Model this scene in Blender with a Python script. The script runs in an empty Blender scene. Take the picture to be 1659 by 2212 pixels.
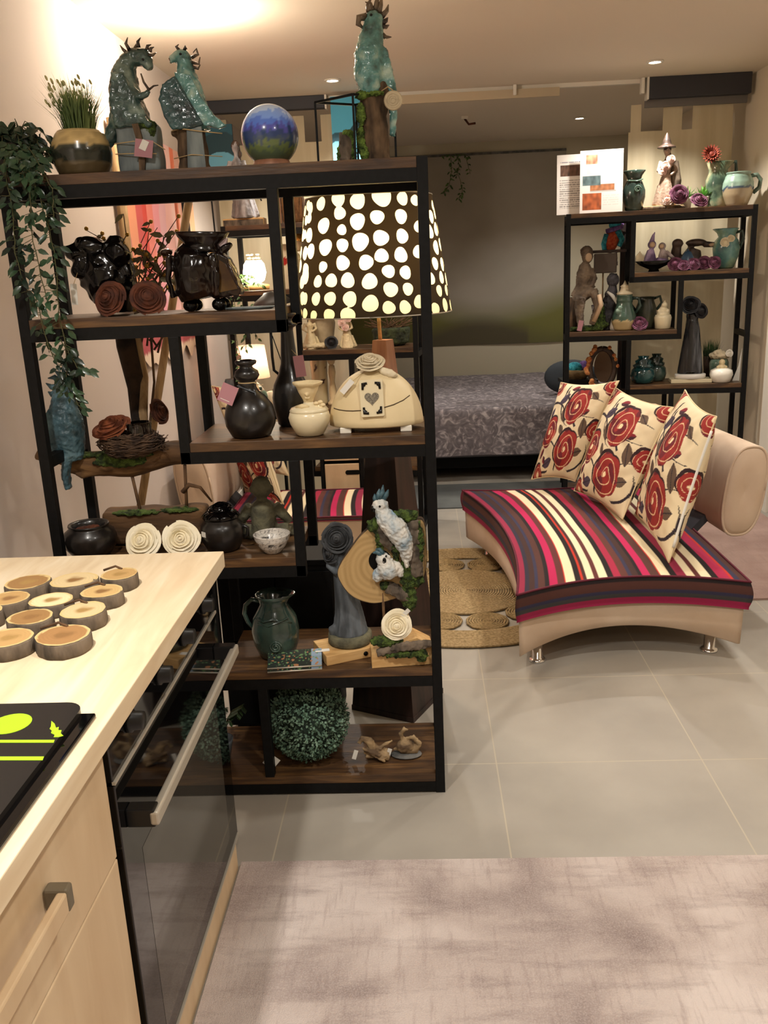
import bpy, bmesh, math, random
from mathutils import Vector as V, Matrix, Euler, noise
PI = math.pi; TAU = 2*PI
rnd = random.Random(11)
U = rnd.uniform
scene = bpy.context.scene
COL = scene.collection
sin, cos = math.sin, math.cos
# ------------------------------------------------------------------ camera
FPX, CX, CY = 1900., 829.5, 1106.
CAM = V((0, 0, 1.536))
def basis(p, r, y):
    p, r, y = map(math.radians, (p, r, y))
    f = V((-sin(y)*cos(p), cos(y)*cos(p), -sin(p)))
    r0 = V((cos(y), sin(y), 0)); u0 = r0.cross(f)
    return r0*cos(r)-u0*sin(r), u0*cos(r)+r0*sin(r), f
CR, CU, CF = basis(15.487, 2.569, 2.807)
def ray(x, y): return CR*((x-CX)/FPX)-CU*((y-CY)/FPX)+CF
def atY(x, y, Y):
    d = ray(x, y); return CAM+d*(Y/d.y)
def atZ(x, y, z):
    d = ray(x, y); return CAM+d*((z-CAM.z)/d.z)
def atX(x, y, X):
    d = ray(x, y); return CAM+d*(X/d.x)
def bp(px, z, Y):
    """point at height z and depth Y that is seen in column px, and metres per pixel there"""
    a, b = 300., 1500.
    for _ in range(6):
        za, zb = atY(px, a, Y).z, atY(px, b, Y).z
        c = a+(z-za)*(b-a)/(zb-za)
        a, b = c-20, c+20
    P = atY(px, c, Y)
    return P, (P-CAM).dot(CF)/FPX
cd = bpy.data.cameras.new('camera'); cam = bpy.data.objects.new('camera', cd); COL.objects.link(cam)
m = Matrix((CR, CU, -CF)).transposed().to_4x4(); m.translation = CAM
cam.matrix_world = m
cd.sensor_fit = 'VERTICAL'; cd.sensor_height = 36.0; cd.lens = FPX/2212*36.0; cd.clip_start = .02
scene.camera = cam
# ------------------------------------------------------------------ materials
def hx(s):
    o = []
    for i in (0, 2, 4):
        c = int(s[i:i+2], 16)/255
        o.append(c/12.92 if c <= .04045 else ((c+.055)/1.055)**2.4)
    return tuple(o)
def rgba(c): return (*(hx(c) if isinstance(c, str) else c), 1)
def newmat(n):
    m = bpy.data.materials.new(n); m.use_nodes = True
    nt = m.node_tree; b = nt.nodes['Principled BSDF']
    return m, nt, b
def nd(nt, t, **k):
    n = nt.nodes.new(t)
    for a, v in k.items(): setattr(n, a, v)
    return n
def mat(name, c, rough=.6, metal=0, c2=None, c3=None, sc=12, lo=.38, hi=.62, bump=0, bsc=None, stretch=None, spec=.5, coat=0, trans=0, ior=1.45, sheen=0, emit=0, det=5, dist=0):
    m, nt, b = newmat(name); L = nt.links.new
    b.inputs['Roughness'].default_value = rough; b.inputs['Metallic'].default_value = metal
    b.inputs['Specular IOR Level'].default_value = spec
    b.inputs['Coat Weight'].default_value = coat; b.inputs['Coat Roughness'].default_value = .08
    b.inputs['Transmission Weight'].default_value = trans; b.inputs['IOR'].default_value = ior
    b.inputs['Sheen Weight'].default_value = sheen
    b.inputs['Base Color'].default_value = rgba(c)
    tc = nd(nt, 'ShaderNodeTexCoord'); src = tc.outputs['Object']
    if stretch:
        mp = nd(nt, 'ShaderNodeMapping'); mp.inputs['Scale'].default_value = stretch; L(src, mp.inputs['Vector']); src = mp.outputs['Vector']
    if c2:
        n = nd(nt, 'ShaderNodeTexNoise'); n.inputs['Scale'].default_value = sc; n.inputs['Detail'].default_value = det; n.inputs['Distortion'].default_value = dist
        L(src, n.inputs['Vector'])
        r = nd(nt, 'ShaderNodeValToRGB'); e = r.color_ramp.elements
        e[0].position = lo; e[0].color = rgba(c); e[1].position = hi; e[1].color = rgba(c2)
        if c3:
            x = e.new((lo+hi)/2); x.color = rgba(c3)
        L(n.outputs['Fac'], r.inputs['Fac']); L(r.outputs['Color'], b.inputs['Base Color'])
        if emit: L(r.outputs['Color'], b.inputs['Emission Color'])
    if emit:
        b.inputs['Emission Strength'].default_value = emit
        if not c2: b.inputs['Emission Color'].default_value = rgba(c)
    if bump:
        n2 = nd(nt, 'ShaderNodeTexNoise'); n2.inputs['Scale'].default_value = bsc or sc*2; n2.inputs['Detail'].default_value = 4
        L(src, n2.inputs['Vector'])
        bm_ = nd(nt, 'ShaderNodeBump'); bm_.inputs['Strength'].default_value = bump; bm_.inputs['Distance'].default_value = .01
        L(n2.outputs['Fac'], bm_.inputs['Height']); L(bm_.outputs['Normal'], b.inputs['Normal'])
    return m
def colmat(name, rough=.8, bump=0, bsc=200, sheen=0, coat=0, stretch=None):
    """material whose base colour is the fabric or print pattern stored on the mesh"""
    m = mat(name, 'ffffff', rough, bump=bump, bsc=bsc, sheen=sheen, coat=coat, stretch=stretch)
    nt = m.node_tree; a = nd(nt, 'ShaderNodeAttribute'); a.attribute_name = 'col'
    nt.links.new(a.outputs['Color'], nt.nodes['Principled BSDF'].inputs['Base Color'])
    return m
# ------------------------------------------------------------------ mesh builder
def frame(t):
    t = t.normalized(); a = V((0, 0, 1)) if abs(t.z) < .9 else V((1, 0, 0))
    u = a.cross(t).normalized(); return u, t.cross(u)
class MB:
    def __init__(s): s.v = []; s.f = []; s.sm = []; s.uv = None
    def add(s, vs, fs, smooth=True):
        o = len(s.v); s.v += [V(v) for v in vs]
        s.f += [tuple(i+o for i in f) for f in fs]; s.sm += [smooth]*len(fs); return s
    def merge(s, m, M=None):
        M = M or Matrix(); o = len(s.v); s.v += [M@v for v in m.v]
        s.f += [tuple(i+o for i in f) for f in m.f]; s.sm += m.sm; return s
    def box(s, c, d, rot=None, bev=0):
        bm = bmesh.new(); bmesh.ops.create_cube(bm, size=1)
        for v in bm.verts: v.co = V((v.co.x*d[0], v.co.y*d[1], v.co.z*d[2]))
        if bev: bmesh.ops.bevel(bm, geom=bm.edges[:], offset=bev, segments=2, affect='EDGES', profile=.5)
        bm.verts.index_update()
        R = (rot.to_matrix() if isinstance(rot, Euler) else Euler(rot).to_matrix()) if rot else Matrix.Identity(3)
        s.add([R@v.co+V(c) for v in bm.verts], [[v.index for v in f.verts] for f in bm.faces], False)
        bm.free(); return s
    def bar(s, a, b, w, h=None):
        """square bar between two points"""
        a, b = V(a), V(b); h = h or w; u, v = frame(b-a)
        vs = [p+u*i*w/2+v*j*h/2 for p in (a, b) for i, j in ((-1, -1), (1, -1), (1, 1), (-1, 1))]
        return s.add(vs, [(3, 2, 1, 0), (4, 5, 6, 7), (0, 1, 5, 4), (1, 2, 6, 5), (2, 3, 7, 6), (3, 0, 4, 7)], False)
    def tube(s, pts, r, n=8, sq=1.0):
        pts = [V(p) for p in pts]
        if not hasattr(r, '__len__'): r = [r]*len(pts)
        vs = []; u = None
        for i, p in enumerate(pts):
            t = pts[min(i+1, len(pts)-1)]-pts[max(i-1, 0)]
            if t.length < 1e-9: t = V((0, 0, 1))
            if u is None: u, w = frame(t)
            else:
                t.normalize(); u = (u-t*u.dot(t)); u = u.normalized() if u.length > 1e-6 else frame(t)[0]; w = t.cross(u)
            for k in range(n):
                a = TAU*k/n; vs.append(p+u*cos(a)*r[i]+w*sin(a)*r[i]*sq)
        N = len(pts)
        fs = [(i*n+k, i*n+(k+1) % n, (i+1)*n+(k+1) % n, (i+1)*n+k) for i in range(N-1) for k in range(n)]
        fs += [tuple(range(n))[::-1], tuple((N-1)*n+k for k in range(n))]
        return s.add(vs, fs)
    def lathe(s, prof, n=28, c=(0, 0, 0), wob=None, sy=1.0, cap=True):
        vs = []
        for r, z in prof:
            for k in range(n):
                a = TAU*k/n; q = r*(wob(a, z) if wob else 1)
                vs.append((c[0]+q*cos(a), c[1]+q*sin(a)*sy, c[2]+z))
        N = len(prof)
        fs = [(i*n+k, i*n+(k+1) % n, (i+1)*n+(k+1) % n, (i+1)*n+k) for i in range(N-1) for k in range(n)]
        if cap and prof[0][0] > 1e-6: fs.append(tuple(range(n))[::-1])
        if cap and prof[-1][0] > 1e-6: fs.append(tuple((N-1)*n+k for k in range(n)))
        return s.add(vs, fs)
    def ell(s, c, r, rot=None, n=16, m=10):
        if not hasattr(r, '__len__'): r = (r, r, r)
        R = Euler(rot).to_matrix() if rot else Matrix.Identity(3); c = V(c)
        vs = [c+R@V((0, 0, -r[2]))]
        for i in range(1, m):
            t = PI*i/m
            vs += [c+R@V((r[0]*sin(t)*cos(TAU*k/n), r[1]*sin(t)*sin(TAU*k/n), -r[2]*cos(t))) for k in range(n)]
        vs.append(c+R@V((0, 0, r[2]))); e = len(vs)-1
        fs = [(0, 1+(k+1) % n, 1+k) for k in range(n)]
        for i in range(m-2):
            o = 1+i*n; fs += [(o+k, o+(k+1) % n, o+n+(k+1) % n, o+n+k) for k in range(n)]
        o = 1+(m-2)*n; fs += [(e, o+k, o+(k+1) % n) for k in range(n)]
        return s.add(vs, fs)
    def prism(s, poly, a, b, axis='y'):
        """polygon in the x-z plane (axis y) or x-y plane (axis z), extruded from a to b"""
        n = len(poly); mk = (lambda p, t: (p[0], t, p[1])) if axis == 'y' else (lambda p, t: (p[0], p[1], t))
        vs = [mk(p, a) for p in poly]+[mk(p, b) for p in poly]
        fs = [tuple(range(n)), tuple(range(n, 2*n))[::-1]]+[(k, n+k, n+(k+1) % n, (k+1) % n) for k in range(n)]
        if axis == 'z': fs = [f[::-1] for f in fs]
        A = sum(poly[i][0]*poly[(i+1) % n][1]-poly[(i+1) % n][0]*poly[i][1] for i in range(n))
        if A < 0: fs = [f[::-1] for f in fs]
        return s.add(vs, fs, False)
    def leaf(s, p, d, up, L, W, fold=.25, curl=.2):
        p, d = V(p), V(d).normalized(); up = V(up); sd = d.cross(up)
        sd = sd.normalized() if sd.length > 1e-5 else frame(d)[0]; up = sd.cross(d)
        vs = [p]
        for t, w in ((.3, .85), (.65, .8)):
            c = p+d*L*t-up*L*curl*t*t
            vs += [c-sd*W/2*w+up*W*fold*w, c, c+sd*W/2*w+up*W*fold*w]
        vs.append(p+d*L-up*L*curl)
        return s.add(vs, [(0, 2, 1), (0, 3, 2), (1, 2, 5, 4), (2, 3, 6, 5), (4, 5, 7), (5, 6, 7)])
    def grid(s, fn, nu, nv, flip=False):
        vs = [fn(i/nu, j/nv) for j in range(nv+1) for i in range(nu+1)]
        w = nu+1
        fs = [(j*w+i, j*w+i+1, (j+1)*w+i+1, (j+1)*w+i) for j in range(nv) for i in range(nu)]
        if flip: fs = [f[::-1] for f in fs]
        return s.add(vs, fs)
    def noise(s, amp, sc, seed=0, only=None):
        o = V((seed*7.3, seed*3.1, seed*1.7))
        for i, v in enumerate(s.v):
            if only and not only(v): continue
            s.v[i] = v+noise.noise_vector(v*sc+o)*amp
        return s
    def xf(s, M):
        s.v = [M@v for v in s.v]; return s
    def build(s, name, m, parent=None, k=1.0, loc=None, rz=0, paint=None):
        me = bpy.data.meshes.new(name)
        me.from_pydata([tuple(v*k) for v in s.v], [], s.f)
        me.polygons.foreach_set('use_smooth', s.sm)
        me.materials.append(m)
        if paint:
            at = me.attributes.new('col', 'FLOAT_COLOR', 'POINT')
            at.data.foreach_set('color', [x for i, v in enumerate(s.v) for x in rgba(paint(v, i))])
        me.update()
        o = bpy.data.objects.new(name, me); COL.objects.link(o)
        if parent: o.parent = parent
        if loc is not None: o.location = loc
        if rz: o.rotation_euler.z = rz
        return o
def fuse(mb, vox, it=2, fac=.5):
    """weld overlapping pieces into one continuous surface"""
    me = bpy.data.meshes.new('tmp'); me.from_pydata([tuple(v) for v in mb.v], [], mb.f); me.update()
    o = bpy.data.objects.new('tmp', me); COL.objects.link(o)
    r = o.modifiers.new('r', 'REMESH'); r.mode = 'VOXEL'; r.voxel_size = vox; r.adaptivity = 0
    if it:
        q = o.modifiers.new('s', 'SMOOTH'); q.iterations = it; q.factor = fac
    dg = bpy.context.evaluated_depsgraph_get(); e = o.evaluated_get(dg); m2 = e.to_mesh()
    out = MB(); out.add([v.co.copy() for v in m2.vertices], [tuple(p.vertices) for p in m2.polygons])
    e.to_mesh_clear(); bpy.data.objects.remove(o); bpy.data.meshes.remove(me)
    return out
# ------------------------------------------------------------------ things
def tag(o, label, cat, group=None):
    o['label'] = label; o['category'] = cat
    if group: o['group'] = group
    return o
class Th:
    """a thing: an Empty at its base, parts in pixel units times k"""
    def __init__(s, name, label, cat, px=None, z=0, Y=None, group=None, rz=0, loc=None, k=None):
        o = bpy.data.objects.new(name, None); COL.objects.link(o); o.empty_display_size = .05
        if loc is None: loc, kk = bp(px, z, Y)
        else: kk = 1.0
        s.k = k or kk; s.o = o; o.location = loc; o.rotation_euler.z = rz; tag(o, label, cat, group)
    def part(s, name, mb, m, par=None, label=None, paint=None):
        o = mb.build(name, m, par or s.o, s.k, paint=paint)
        if label: o['label'] = label
        return o
def solo(name, label, cat, mb, m, px=None, z=0, Y=None, group=None, rz=0, loc=None, k=None, paint=None):
    if loc is None: loc, kk = bp(px, z, Y)
    else: kk = 1.0
    return tag(mb.build(name, m, None, k or kk, loc, rz, paint=paint), label, cat, group)
def struct(name, mb, m, loc=None, parent=None):
    o = mb.build(name, m, parent, 1, loc)
    if not parent: o['kind'] = 'structure'
    return o
def copytree(src, loc, rz, label, group=None):
    r = src.copy(); COL.objects.link(r); r.location = loc; r.rotation_euler.z = rz; r['label'] = label
    if group: r['group'] = group
    for ch in list(src.children):
        c = ch.copy(); COL.objects.link(c); c.parent = r
        for g in list(ch.children):
            d = g.copy(); COL.objects.link(d); d.parent = c
    return r
# ------------------------------------------------------------------ shared shapes
def rose(R, seed=1, axis=(0, -1, .4), turns=3, open_=1.0):
    """one bloom of spiralling petals, radius R, facing axis, resting with its lowest point at z=0"""
    rr = random.Random(seed); mb = MB()
    mb.lathe([(R*.88, R*.05), (R*.86, R*.22), (R*.7, R*.42), (R*.5, R*.6), (R*.3, R*.74), (R*.12, R*.86), (.0001, R*.88)], 18)
    NR = [(2, .14), (3, .26), (3, .40), (4, .55), (5, .72), (6, .88), (7, 1.0)]
    for n, q in NR:
        ph = rr.random()*TAU
        for i in range(n):
            a0 = ph+TAU*i/n+rr.uniform(-.15, .15); span = TAU/n*.74
            r = R*q*rr.uniform(.94, 1.06); zt = R*(1.0-.58*q**1.7)*rr.uniform(.9, 1.05); zb = -R*.1*(1-q)
            w1, w2 = rr.random()*6, rr.uniform(.02, .06)
            def fn(u, v, a0=a0, span=span, r=r, zt=zt, q=q, w1=w1, w2=w2):
                a = a0+(u-.5)*2*span*(.45+.55*min(1, v*1.6)); e = abs(u-.5)*2; l = max(0, (v-.72)/.28)
                rad = r*(.22+.78*sin(min(1, v*1.15)*PI/2)**.85)*(1+w2*sin(3*a+w1)*min(1, v*2))*(1-.07*q*(1-e)*(1-l))
                rad += R*(-.05+.17*q*open_)*l*l
                z = zt*v*(1-.2*e*e*v)-R*(.02+.1*q)*l*l
                return V((rad*cos(a), rad*sin(a), z))
            mb.grid(fn, 7, 7)
    ax = V(axis).normalized(); Q = V((0, 0, 1)).rotation_difference(ax).to_matrix().to_4x4()
    mb.xf(Q); zmin = min(v.z for v in mb.v); mb.xf(Matrix.Translation((0, 0, -zmin)))
    return mb
def grass(n, R, H, spread, w, seed=1, z0=0):
    rr = random.Random(seed); mb = MB()
    for i in range(n):
        a = rr.random()*TAU; r = R*math.sqrt(rr.random()); b = V((r*cos(a), r*sin(a), z0))
        h = H*rr.uniform(.55, 1); d = V((cos(a), sin(a), 0))*(spread*rr.random()**1.5)+V((rr.uniform(-1, 1), rr.uniform(-1, 1), 0))*spread*.25
        s = V((-d.y, d.x, 0)); s = s.normalized() if s.length > 1e-6 else V((1, 0, 0))
        p = [b, b+d*.3+V((0, 0, h*.5)), b+d+V((0, 0, h))]
        mb.add([p[0]-s*w, p[0]+s*w, p[1]-s*w*.8, p[1]+s*w*.8, p[2]], [(0, 1, 3, 2), (2, 3, 4)])
    return mb
def vine(stem, leaves, pts, n, L, seed=1, r=1.0, spread=1.0):
    rr = random.Random(seed); pts = [V(p) for p in pts]
    fine = []
    for i in range(len(pts)-1):
        for t in range(5): fine.append(pts[i].lerp(pts[i+1], t/5)+V((rr.uniform(-1, 1), rr.uniform(-1, 1), 0))*L*.08)
    fine.append(pts[-1]); stem.tube(fine, r, 5)
    for i in range(n):
        t = (i+rr.random())/n*(len(fine)-1.01); a = int(t); p = fine[a].lerp(fine[a+1], t-a)
        an = rr.random()*TAU; l = L*rr.uniform(.6, 1.1)
        off = V((cos(an), sin(an)*.8-.3, rr.uniform(-.6, .3)))
        q = p+off*L*.45*spread*rr.random()
        stem.tube([p, q], r*.6, 4)
        leaves.leaf(q, off+V((0, 0, -.5)), V((rr.uniform(-.4, .4), -1, rr.uniform(.1, .8))), l, l*rr.uniform(.45, .6), .18, .25)
def heart(R, n=28):
    out = []
    for i in range(n):
        t = TAU*i/n
        out.append((R*sin(t)**3, R*(13*cos(t)-5*cos(2*t)-2*cos(3*t)-cos(4*t))/16))
    return out
def circ(r, n=24, sx=1, sz=1, c=(0, 0)): return [(c[0]+r*sx*cos(TAU*i/n), c[1]+r*sz*sin(TAU*i/n)) for i in range(n)]
def tagcard(w, h, t=1): return MB().box((0, 0, -h/2), (w, t, h))
# ================================================================== materials
M = {}
M['wall'] = mat('painted_wall', 'dccfb8', .85, bump=.03, bsc=150)
M['wall_pink'] = mat('painted_wall_left', 'c4b8b0', .85, bump=.03, bsc=150)
M['ceiling'] = mat('painted_ceiling', 'ddd1bf', .9)
M['white'] = mat('white_paint', 'e2dcd0', .45)
M['greywall'] = mat('painted_back_wall', 'bdb6a2', .85)
M['black'] = mat('black_metal', '080808', .55, c2='0e0e0f', sc=60, spec=.22)
M['rail'] = mat('dark_grey_rail', '34343a', .6)
M['brown'] = mat('rustic_board', '33241a', .42, c2='6e5030', c3='4c3521', sc=5, lo=.3, hi=.72, stretch=(1.2, 9, 9), bump=.08, bsc=20, dist=.6)
M['lightwood'] = mat('pale_laminate', 'd9c2a0', .42, c2='ecdcc0', c3='e3cfae', sc=3, lo=.3, hi=.7, stretch=(8, 1, 8), dist=.8)
M['lightwood_v'] = mat('pale_front', 'c6ab88', .5, c2='d5be9c', sc=2.5, lo=.3, hi=.7, stretch=(6, 6, 1.2), dist=.5)  # slightly darkened, shade under the worktop is in the colour
M['pinewood'] = mat('pine', 'b98f57', .6, c2='d3ae78', sc=6, lo=.3, hi=.7, stretch=(2, 12, 12))
M['oven_glass'] = mat('black_glass', '050506', .04, spec=.8)
M['blackplastic'] = mat('black_plastic', '101011', .35)
M['steel'] = mat('brushed_steel', 'b9b2a4', .42, metal=.45)
M['chrome'] = mat('chrome', 'd8d8d8', .12, metal=1)
M['taupe'] = mat('taupe_cap', '6c6250', .5)
M['lime'] = mat('lime_print', 'a8dc28', .4)
M['suede'] = mat('beige_suede', 'bda48c', .95, c2='ccb6a0', sc=5, lo=.35, hi=.7, sheen=.1, bump=.05, bsc=250)
M['stripes'] = colmat('striped_velvet', .95, bump=.05, bsc=300)
M['floral'] = colmat('floral_canvas', .85, bump=.08, bsc=350)
M['print'] = colmat('printed_paper', .6)
M['paintedcol'] = colmat('painted_glaze', .22, coat=.4)
M['canvascol'] = colmat('painted_canvas', .8, bump=.05, bsc=120)
M['jute'] = mat('jute_rope', '826c48', .95, c2='a8906a', sc=90, lo=.35, hi=.65, bump=.3, bsc=180)
M['jute_d'] = mat('jute_rope_dark', '78623f', .95, c2='9c845c', sc=90, lo=.35, hi=.65, bump=.3, bsc=180)
# glazes, clays, plants
M['blackglaze'] = mat('black_glaze', '060505', .16, coat=.1, spec=.35, bump=.05, bsc=60)
M['blackclay'] = mat('burnished_black_clay', '141211', .3, coat=.15, c2='1d1917', sc=30)
M['brownglaze'] = mat('smoky_brown_glaze', '0c0706', .18, c2='2c1b12', c3='170e0b', sc=9, coat=.15, spec=.4)
M['amber'] = mat('amber_panel', '3a2616', .15, c2='5d431f', sc=14, coat=.5)
M['teal'] = mat('verdigris_glaze', '18201f', .22, c2='93a599', c3='3d5552', sc=20, lo=.3, hi=.74, bump=.5, bsc=40, coat=.4)
M['tealbright'] = mat('turquoise_glaze', '2a3f3c', .2, c2='b5cdbf', c3='5f9391', sc=24, lo=.3, hi=.72, bump=.5, bsc=45, coat=.4)
M['tealdark'] = mat('dark_teal_glaze', '13262a', .25, c2='34585a', sc=16, bump=.5, bsc=40, coat=.4)
M['birdblue'] = mat('dusty_blue_glaze', '25383f', .4, c2='5f7c86', c3='3b5863', sc=18, lo=.3, hi=.7, bump=.6, bsc=55)
M['horn'] = mat('bronze_glaze', '2b1e18', .2, c2='7a6a58', sc=20, metal=.3, coat=.5)
M['bark'] = mat('bark', '2f241b', .9, c2='6b5640', sc=14, lo=.35, hi=.65, stretch=(3, 3, .7), bump=.8, bsc=12)
M['barkgrey'] = mat('grey_bark', '3a332c', .9, c2='77695a', sc=14, lo=.35, hi=.65, stretch=(2, 2, .8), bump=.8, bsc=14)
M['slab'] = mat('bluegrey_slab', '3f4a50', .7, c2='8d9694', sc=6, lo=.35, hi=.7, stretch=(3, 3, .6), bump=.3, bsc=10)
M['driftwood'] = mat('driftwood', '3a2819', .85, c2='7b5a35', c3='553b22', sc=4, lo=.3, hi=.7, stretch=(1, 6, 6), bump=.6, bsc=8)
M['moss'] = mat('moss', '1f2a10', 1, c2='4e6128', sc=60, bump=1, bsc=120)
M['mossbright'] = mat('bright_moss', '32451a', 1, c2='6f8a3c', sc=60, bump=1, bsc=120)
M['leaf'] = mat('ivy_leaf', '13241a', .35, c2='2f4a30', sc=14, coat=.15)
M['leaf2'] = mat('ivy_leaf_light', '25401f', .5, c2='4f6f35', sc=14)
M['stem'] = mat('stem', '4a4a2c', .8)
M['grassm'] = mat('grass_blade', '4d6134', .6, c2='8c9a5c', sc=9)
M['grassd'] = mat('grass_blade_dark', '1d3018', .6, c2='3c5a2c', sc=9)
M['cream'] = mat('cream_clay', 'cdb98f', .5, c2='decba3', sc=8, lo=.3, hi=.7, bump=.04, bsc=40)
M['creamglaze'] = mat('cream_glaze', 'd6c9a8', .28, coat=.3)
M['whiteclay'] = mat('white_glaze', 'e4dfd2', .3, coat=.3)
M['greystone'] = mat('grey_stone', '4d4d4c', .9, c2='696763', sc=25, bump=.2, bsc=120)
M['greystone2'] = mat('slate_clay', '3c4044', .75, c2='5e646a', sc=18, stretch=(2, 2, .5), bump=.15, bsc=60)
M['mossstone'] = mat('mossy_stone', '4c4a3c', .95, c2='6a6650', sc=30, bump=.3, bsc=120)
M['pinktag'] = mat('dusky_pink_card', 'a87880', .8)
M['whitetag'] = mat('white_card', 'd9d6ce', .7)
M['twine'] = mat('twine', 'b99f73', .9)
M['rosebrown'] = mat('rust_rose', '3a1b10', .85, c2='5c2f1a', sc=30)
M['rosecream'] = mat('ivory_rose', 'e9ddbd', .7, c2='f3ead2', sc=20)
M['rosegrey'] = mat('charcoal_rose', '2a2b2d', .7, c2='45474a', sc=25)
M['rosepurple'] = mat('plum_rose', '45202f', .75, c2='74405a', sc=40)
M['rosepink'] = mat('blush_rose', 'd2a79c', .75, c2='e6cabb', sc=40)
M['roseblack'] = mat('black_rose', '121013', .6)
M['rosewhite2'] = mat('clay_rose', 'b5a68a', .55, c2='d2c4a6', sc=20)
M['greenglaze'] = mat('green_glaze', '1a2622', .2, c2='4a5c52', c3='2b3d36', sc=9, lo=.3, hi=.7, coat=.5, bump=.08, bsc=30)
M['greenglaze2'] = mat('sea_green_glaze', '39483c', .2, c2='8ea394', c3='5b7264', sc=14, lo=.3, hi=.7, coat=.5)
M['sand'] = mat('sand_stoneware', 'a8987c', .5, c2='c2b294', sc=14)
M['woodtop'] = mat('wood_slice', 'b8925c', .7, c2='e0bd84', sc=8, lo=.3, hi=.7)
M['lampwood'] = mat('dark_lamp_wood', '1c100c', .5, c2='33201a', sc=5, stretch=(8, 8, 1))
M['lampwood2'] = mat('lamplit_reddish_wood', '8c5f48', .5, c2='a2745a', sc=5, stretch=(8, 8, 1))  # lighter tone, lamplight on the column top painted in
M['blackcab'] = mat('black_lacquer', '060606', .6, spec=.2)
M['gold'] = mat('gold', 'b08a3e', .3, metal=.8)
M['twig'] = mat('twig', '4a3524', .9, c2='6b4f35', sc=20)
M['polewood'] = mat('pale_pole', '8a6f4d', .8, c2='a68a64', sc=10, stretch=(6, 6, 1))
M['lightgrey'] = mat('grey_bedspread_plain', '6d6a70', .9)
M['bluegreyfab'] = mat('slate_blue_fabric', '2f3439', .9)
M['glass'] = mat('clear_glass', 'ffffff', .02, trans=1, ior=1.45)
M['nest'] = mat('nest_twigs', '2f2119', .95, c2='5a4433', sc=30)
M['blush'] = mat('pale_pink_shade', 'd9a58c', .8, emit=.9)
M['glow'] = mat('glowing_shell', 'fff0cf', .5, emit=9)
M['spotglow'] = mat('spot_glow', 'fff2dc', .5, emit=28)
M['darkbrownclay'] = mat('dark_brown_clay', '2b1f19', .5, c2='4a382d', sc=20, bump=.2, bsc=50)
M['witchcloth'] = mat('taupe_cloth', '4d4035', .85, c2='7a6a59', sc=14, bump=.4, bsc=30)
M['flesh'] = mat('clay_skin', 'b69a7c', .6)
M['purplefab'] = mat('mauve_cloth', '55415f', .8, c2='a590b0', sc=16)
M['bluestone'] = mat('steel_blue_glaze', '2d4358', .35, c2='4d6a85', sc=12)
M['orangeyarn'] = mat('orange_yarn', 'b8432a', .95, c2='d2663f', sc=60, bump=.6, bsc=90)
M['blueyarn'] = mat('turquoise_yarn', '1f7f94', .95, c2='4cb4c4', sc=60, bump=.6, bsc=90)
M['greyyarn'] = mat('grey_yarn', '8a8690', .95, c2='b5b0b8', sc=60, bump=.6, bsc=90)
M['purpleyarn'] = mat('purple_yarn', '5d3f7a', .95, c2='8766a2', sc=60, bump=.6, bsc=90)
M['smokeshade'] = mat('smoky_shade', '5a4f48', .7)
M['orangeflower'] = mat('orange_flower', 'a4502c', .8, c2='d79a5a', sc=60)
M['dahlia'] = mat('dahlia', '5e2018', .8, c2='8f3d24', sc=60)
M['bluepaint'] = colmat('blue_canvas', .7)
# ================================================================== setting
XL, XR, YB, ZC, YN = -1.31, 2.09, 8.5, 2.585, -1.6
def floor_mat():
    m, nt, b = newmat('floor_tiles'); L = nt.links.new
    tc = nd(nt, 'ShaderNodeTexCoord'); mp = nd(nt, 'ShaderNodeMapping'); mp.inputs['Location'].default_value = (-.2+.645*10, -2.497+.595*10, 0)
    L(tc.outputs['Object'], mp.inputs['Vector'])
    br = nd(nt, 'ShaderNodeTexBrick'); br.offset = 0; br.inputs['Scale'].default_value = 1
    br.inputs['Brick Width'].default_value = .645; br.inputs['Row Height'].default_value = .595
    br.inputs['Mortar Size'].default_value = .0025; br.inputs['Mortar Smooth'].default_value = .3
    L(mp.outputs['Vector'], br.inputs['Vector'])
    n = nd(nt, 'ShaderNodeTexNoise'); n.inputs['Scale'].default_value = 2.2; n.inputs['Detail'].default_value = 6; L(tc.outputs['Object'], n.inputs['Vector'])
    r = nd(nt, 'ShaderNodeValToRGB'); e = r.color_ramp.elements
    e[0].position = .3; e[0].color = rgba('8d867c'); e[1].position = .7; e[1].color = rgba('a39c91'); L(n.outputs['Fac'], r.inputs['Fac'])
    br.inputs['Mortar'].default_value = rgba('aca18f')
    L(r.outputs['Color'], br.inputs['Color1']); L(r.outputs['Color'], br.inputs['Color2'])
    L(br.outputs['Color'], b.inputs['Base Color']); b.inputs['Roughness'].default_value = .42
    return m
cxm, cym = (XL+XR)/2, (YB+YN)/2; W_, D_ = XR-XL, YB-YN
struct('floor', MB().box((cxm, cym, -.05), (W_+.4, D_+.4, .1)), floor_mat())
struct('ceiling', MB().box((cxm, cym, ZC+.05), (W_+.4, D_+.4, .1)), M['ceiling'])
struct('wall_left', MB().box((XL-.05, cym, ZC/2), (.1, D_, ZC)), M['wall_pink'])
struct('wall_back', MB().box((cxm, YB+.05, ZC/2), (W_+.2, .1, ZC)), M['greywall'])
struct('wall_front', MB().box((cxm, YN-.05, ZC/2), (W_+.2, .1, ZC)), M['wall'])
struct('wall_right', MB().box((XR+.05, cym, ZC/2), (.1, D_, ZC)), M['wall'])
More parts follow.
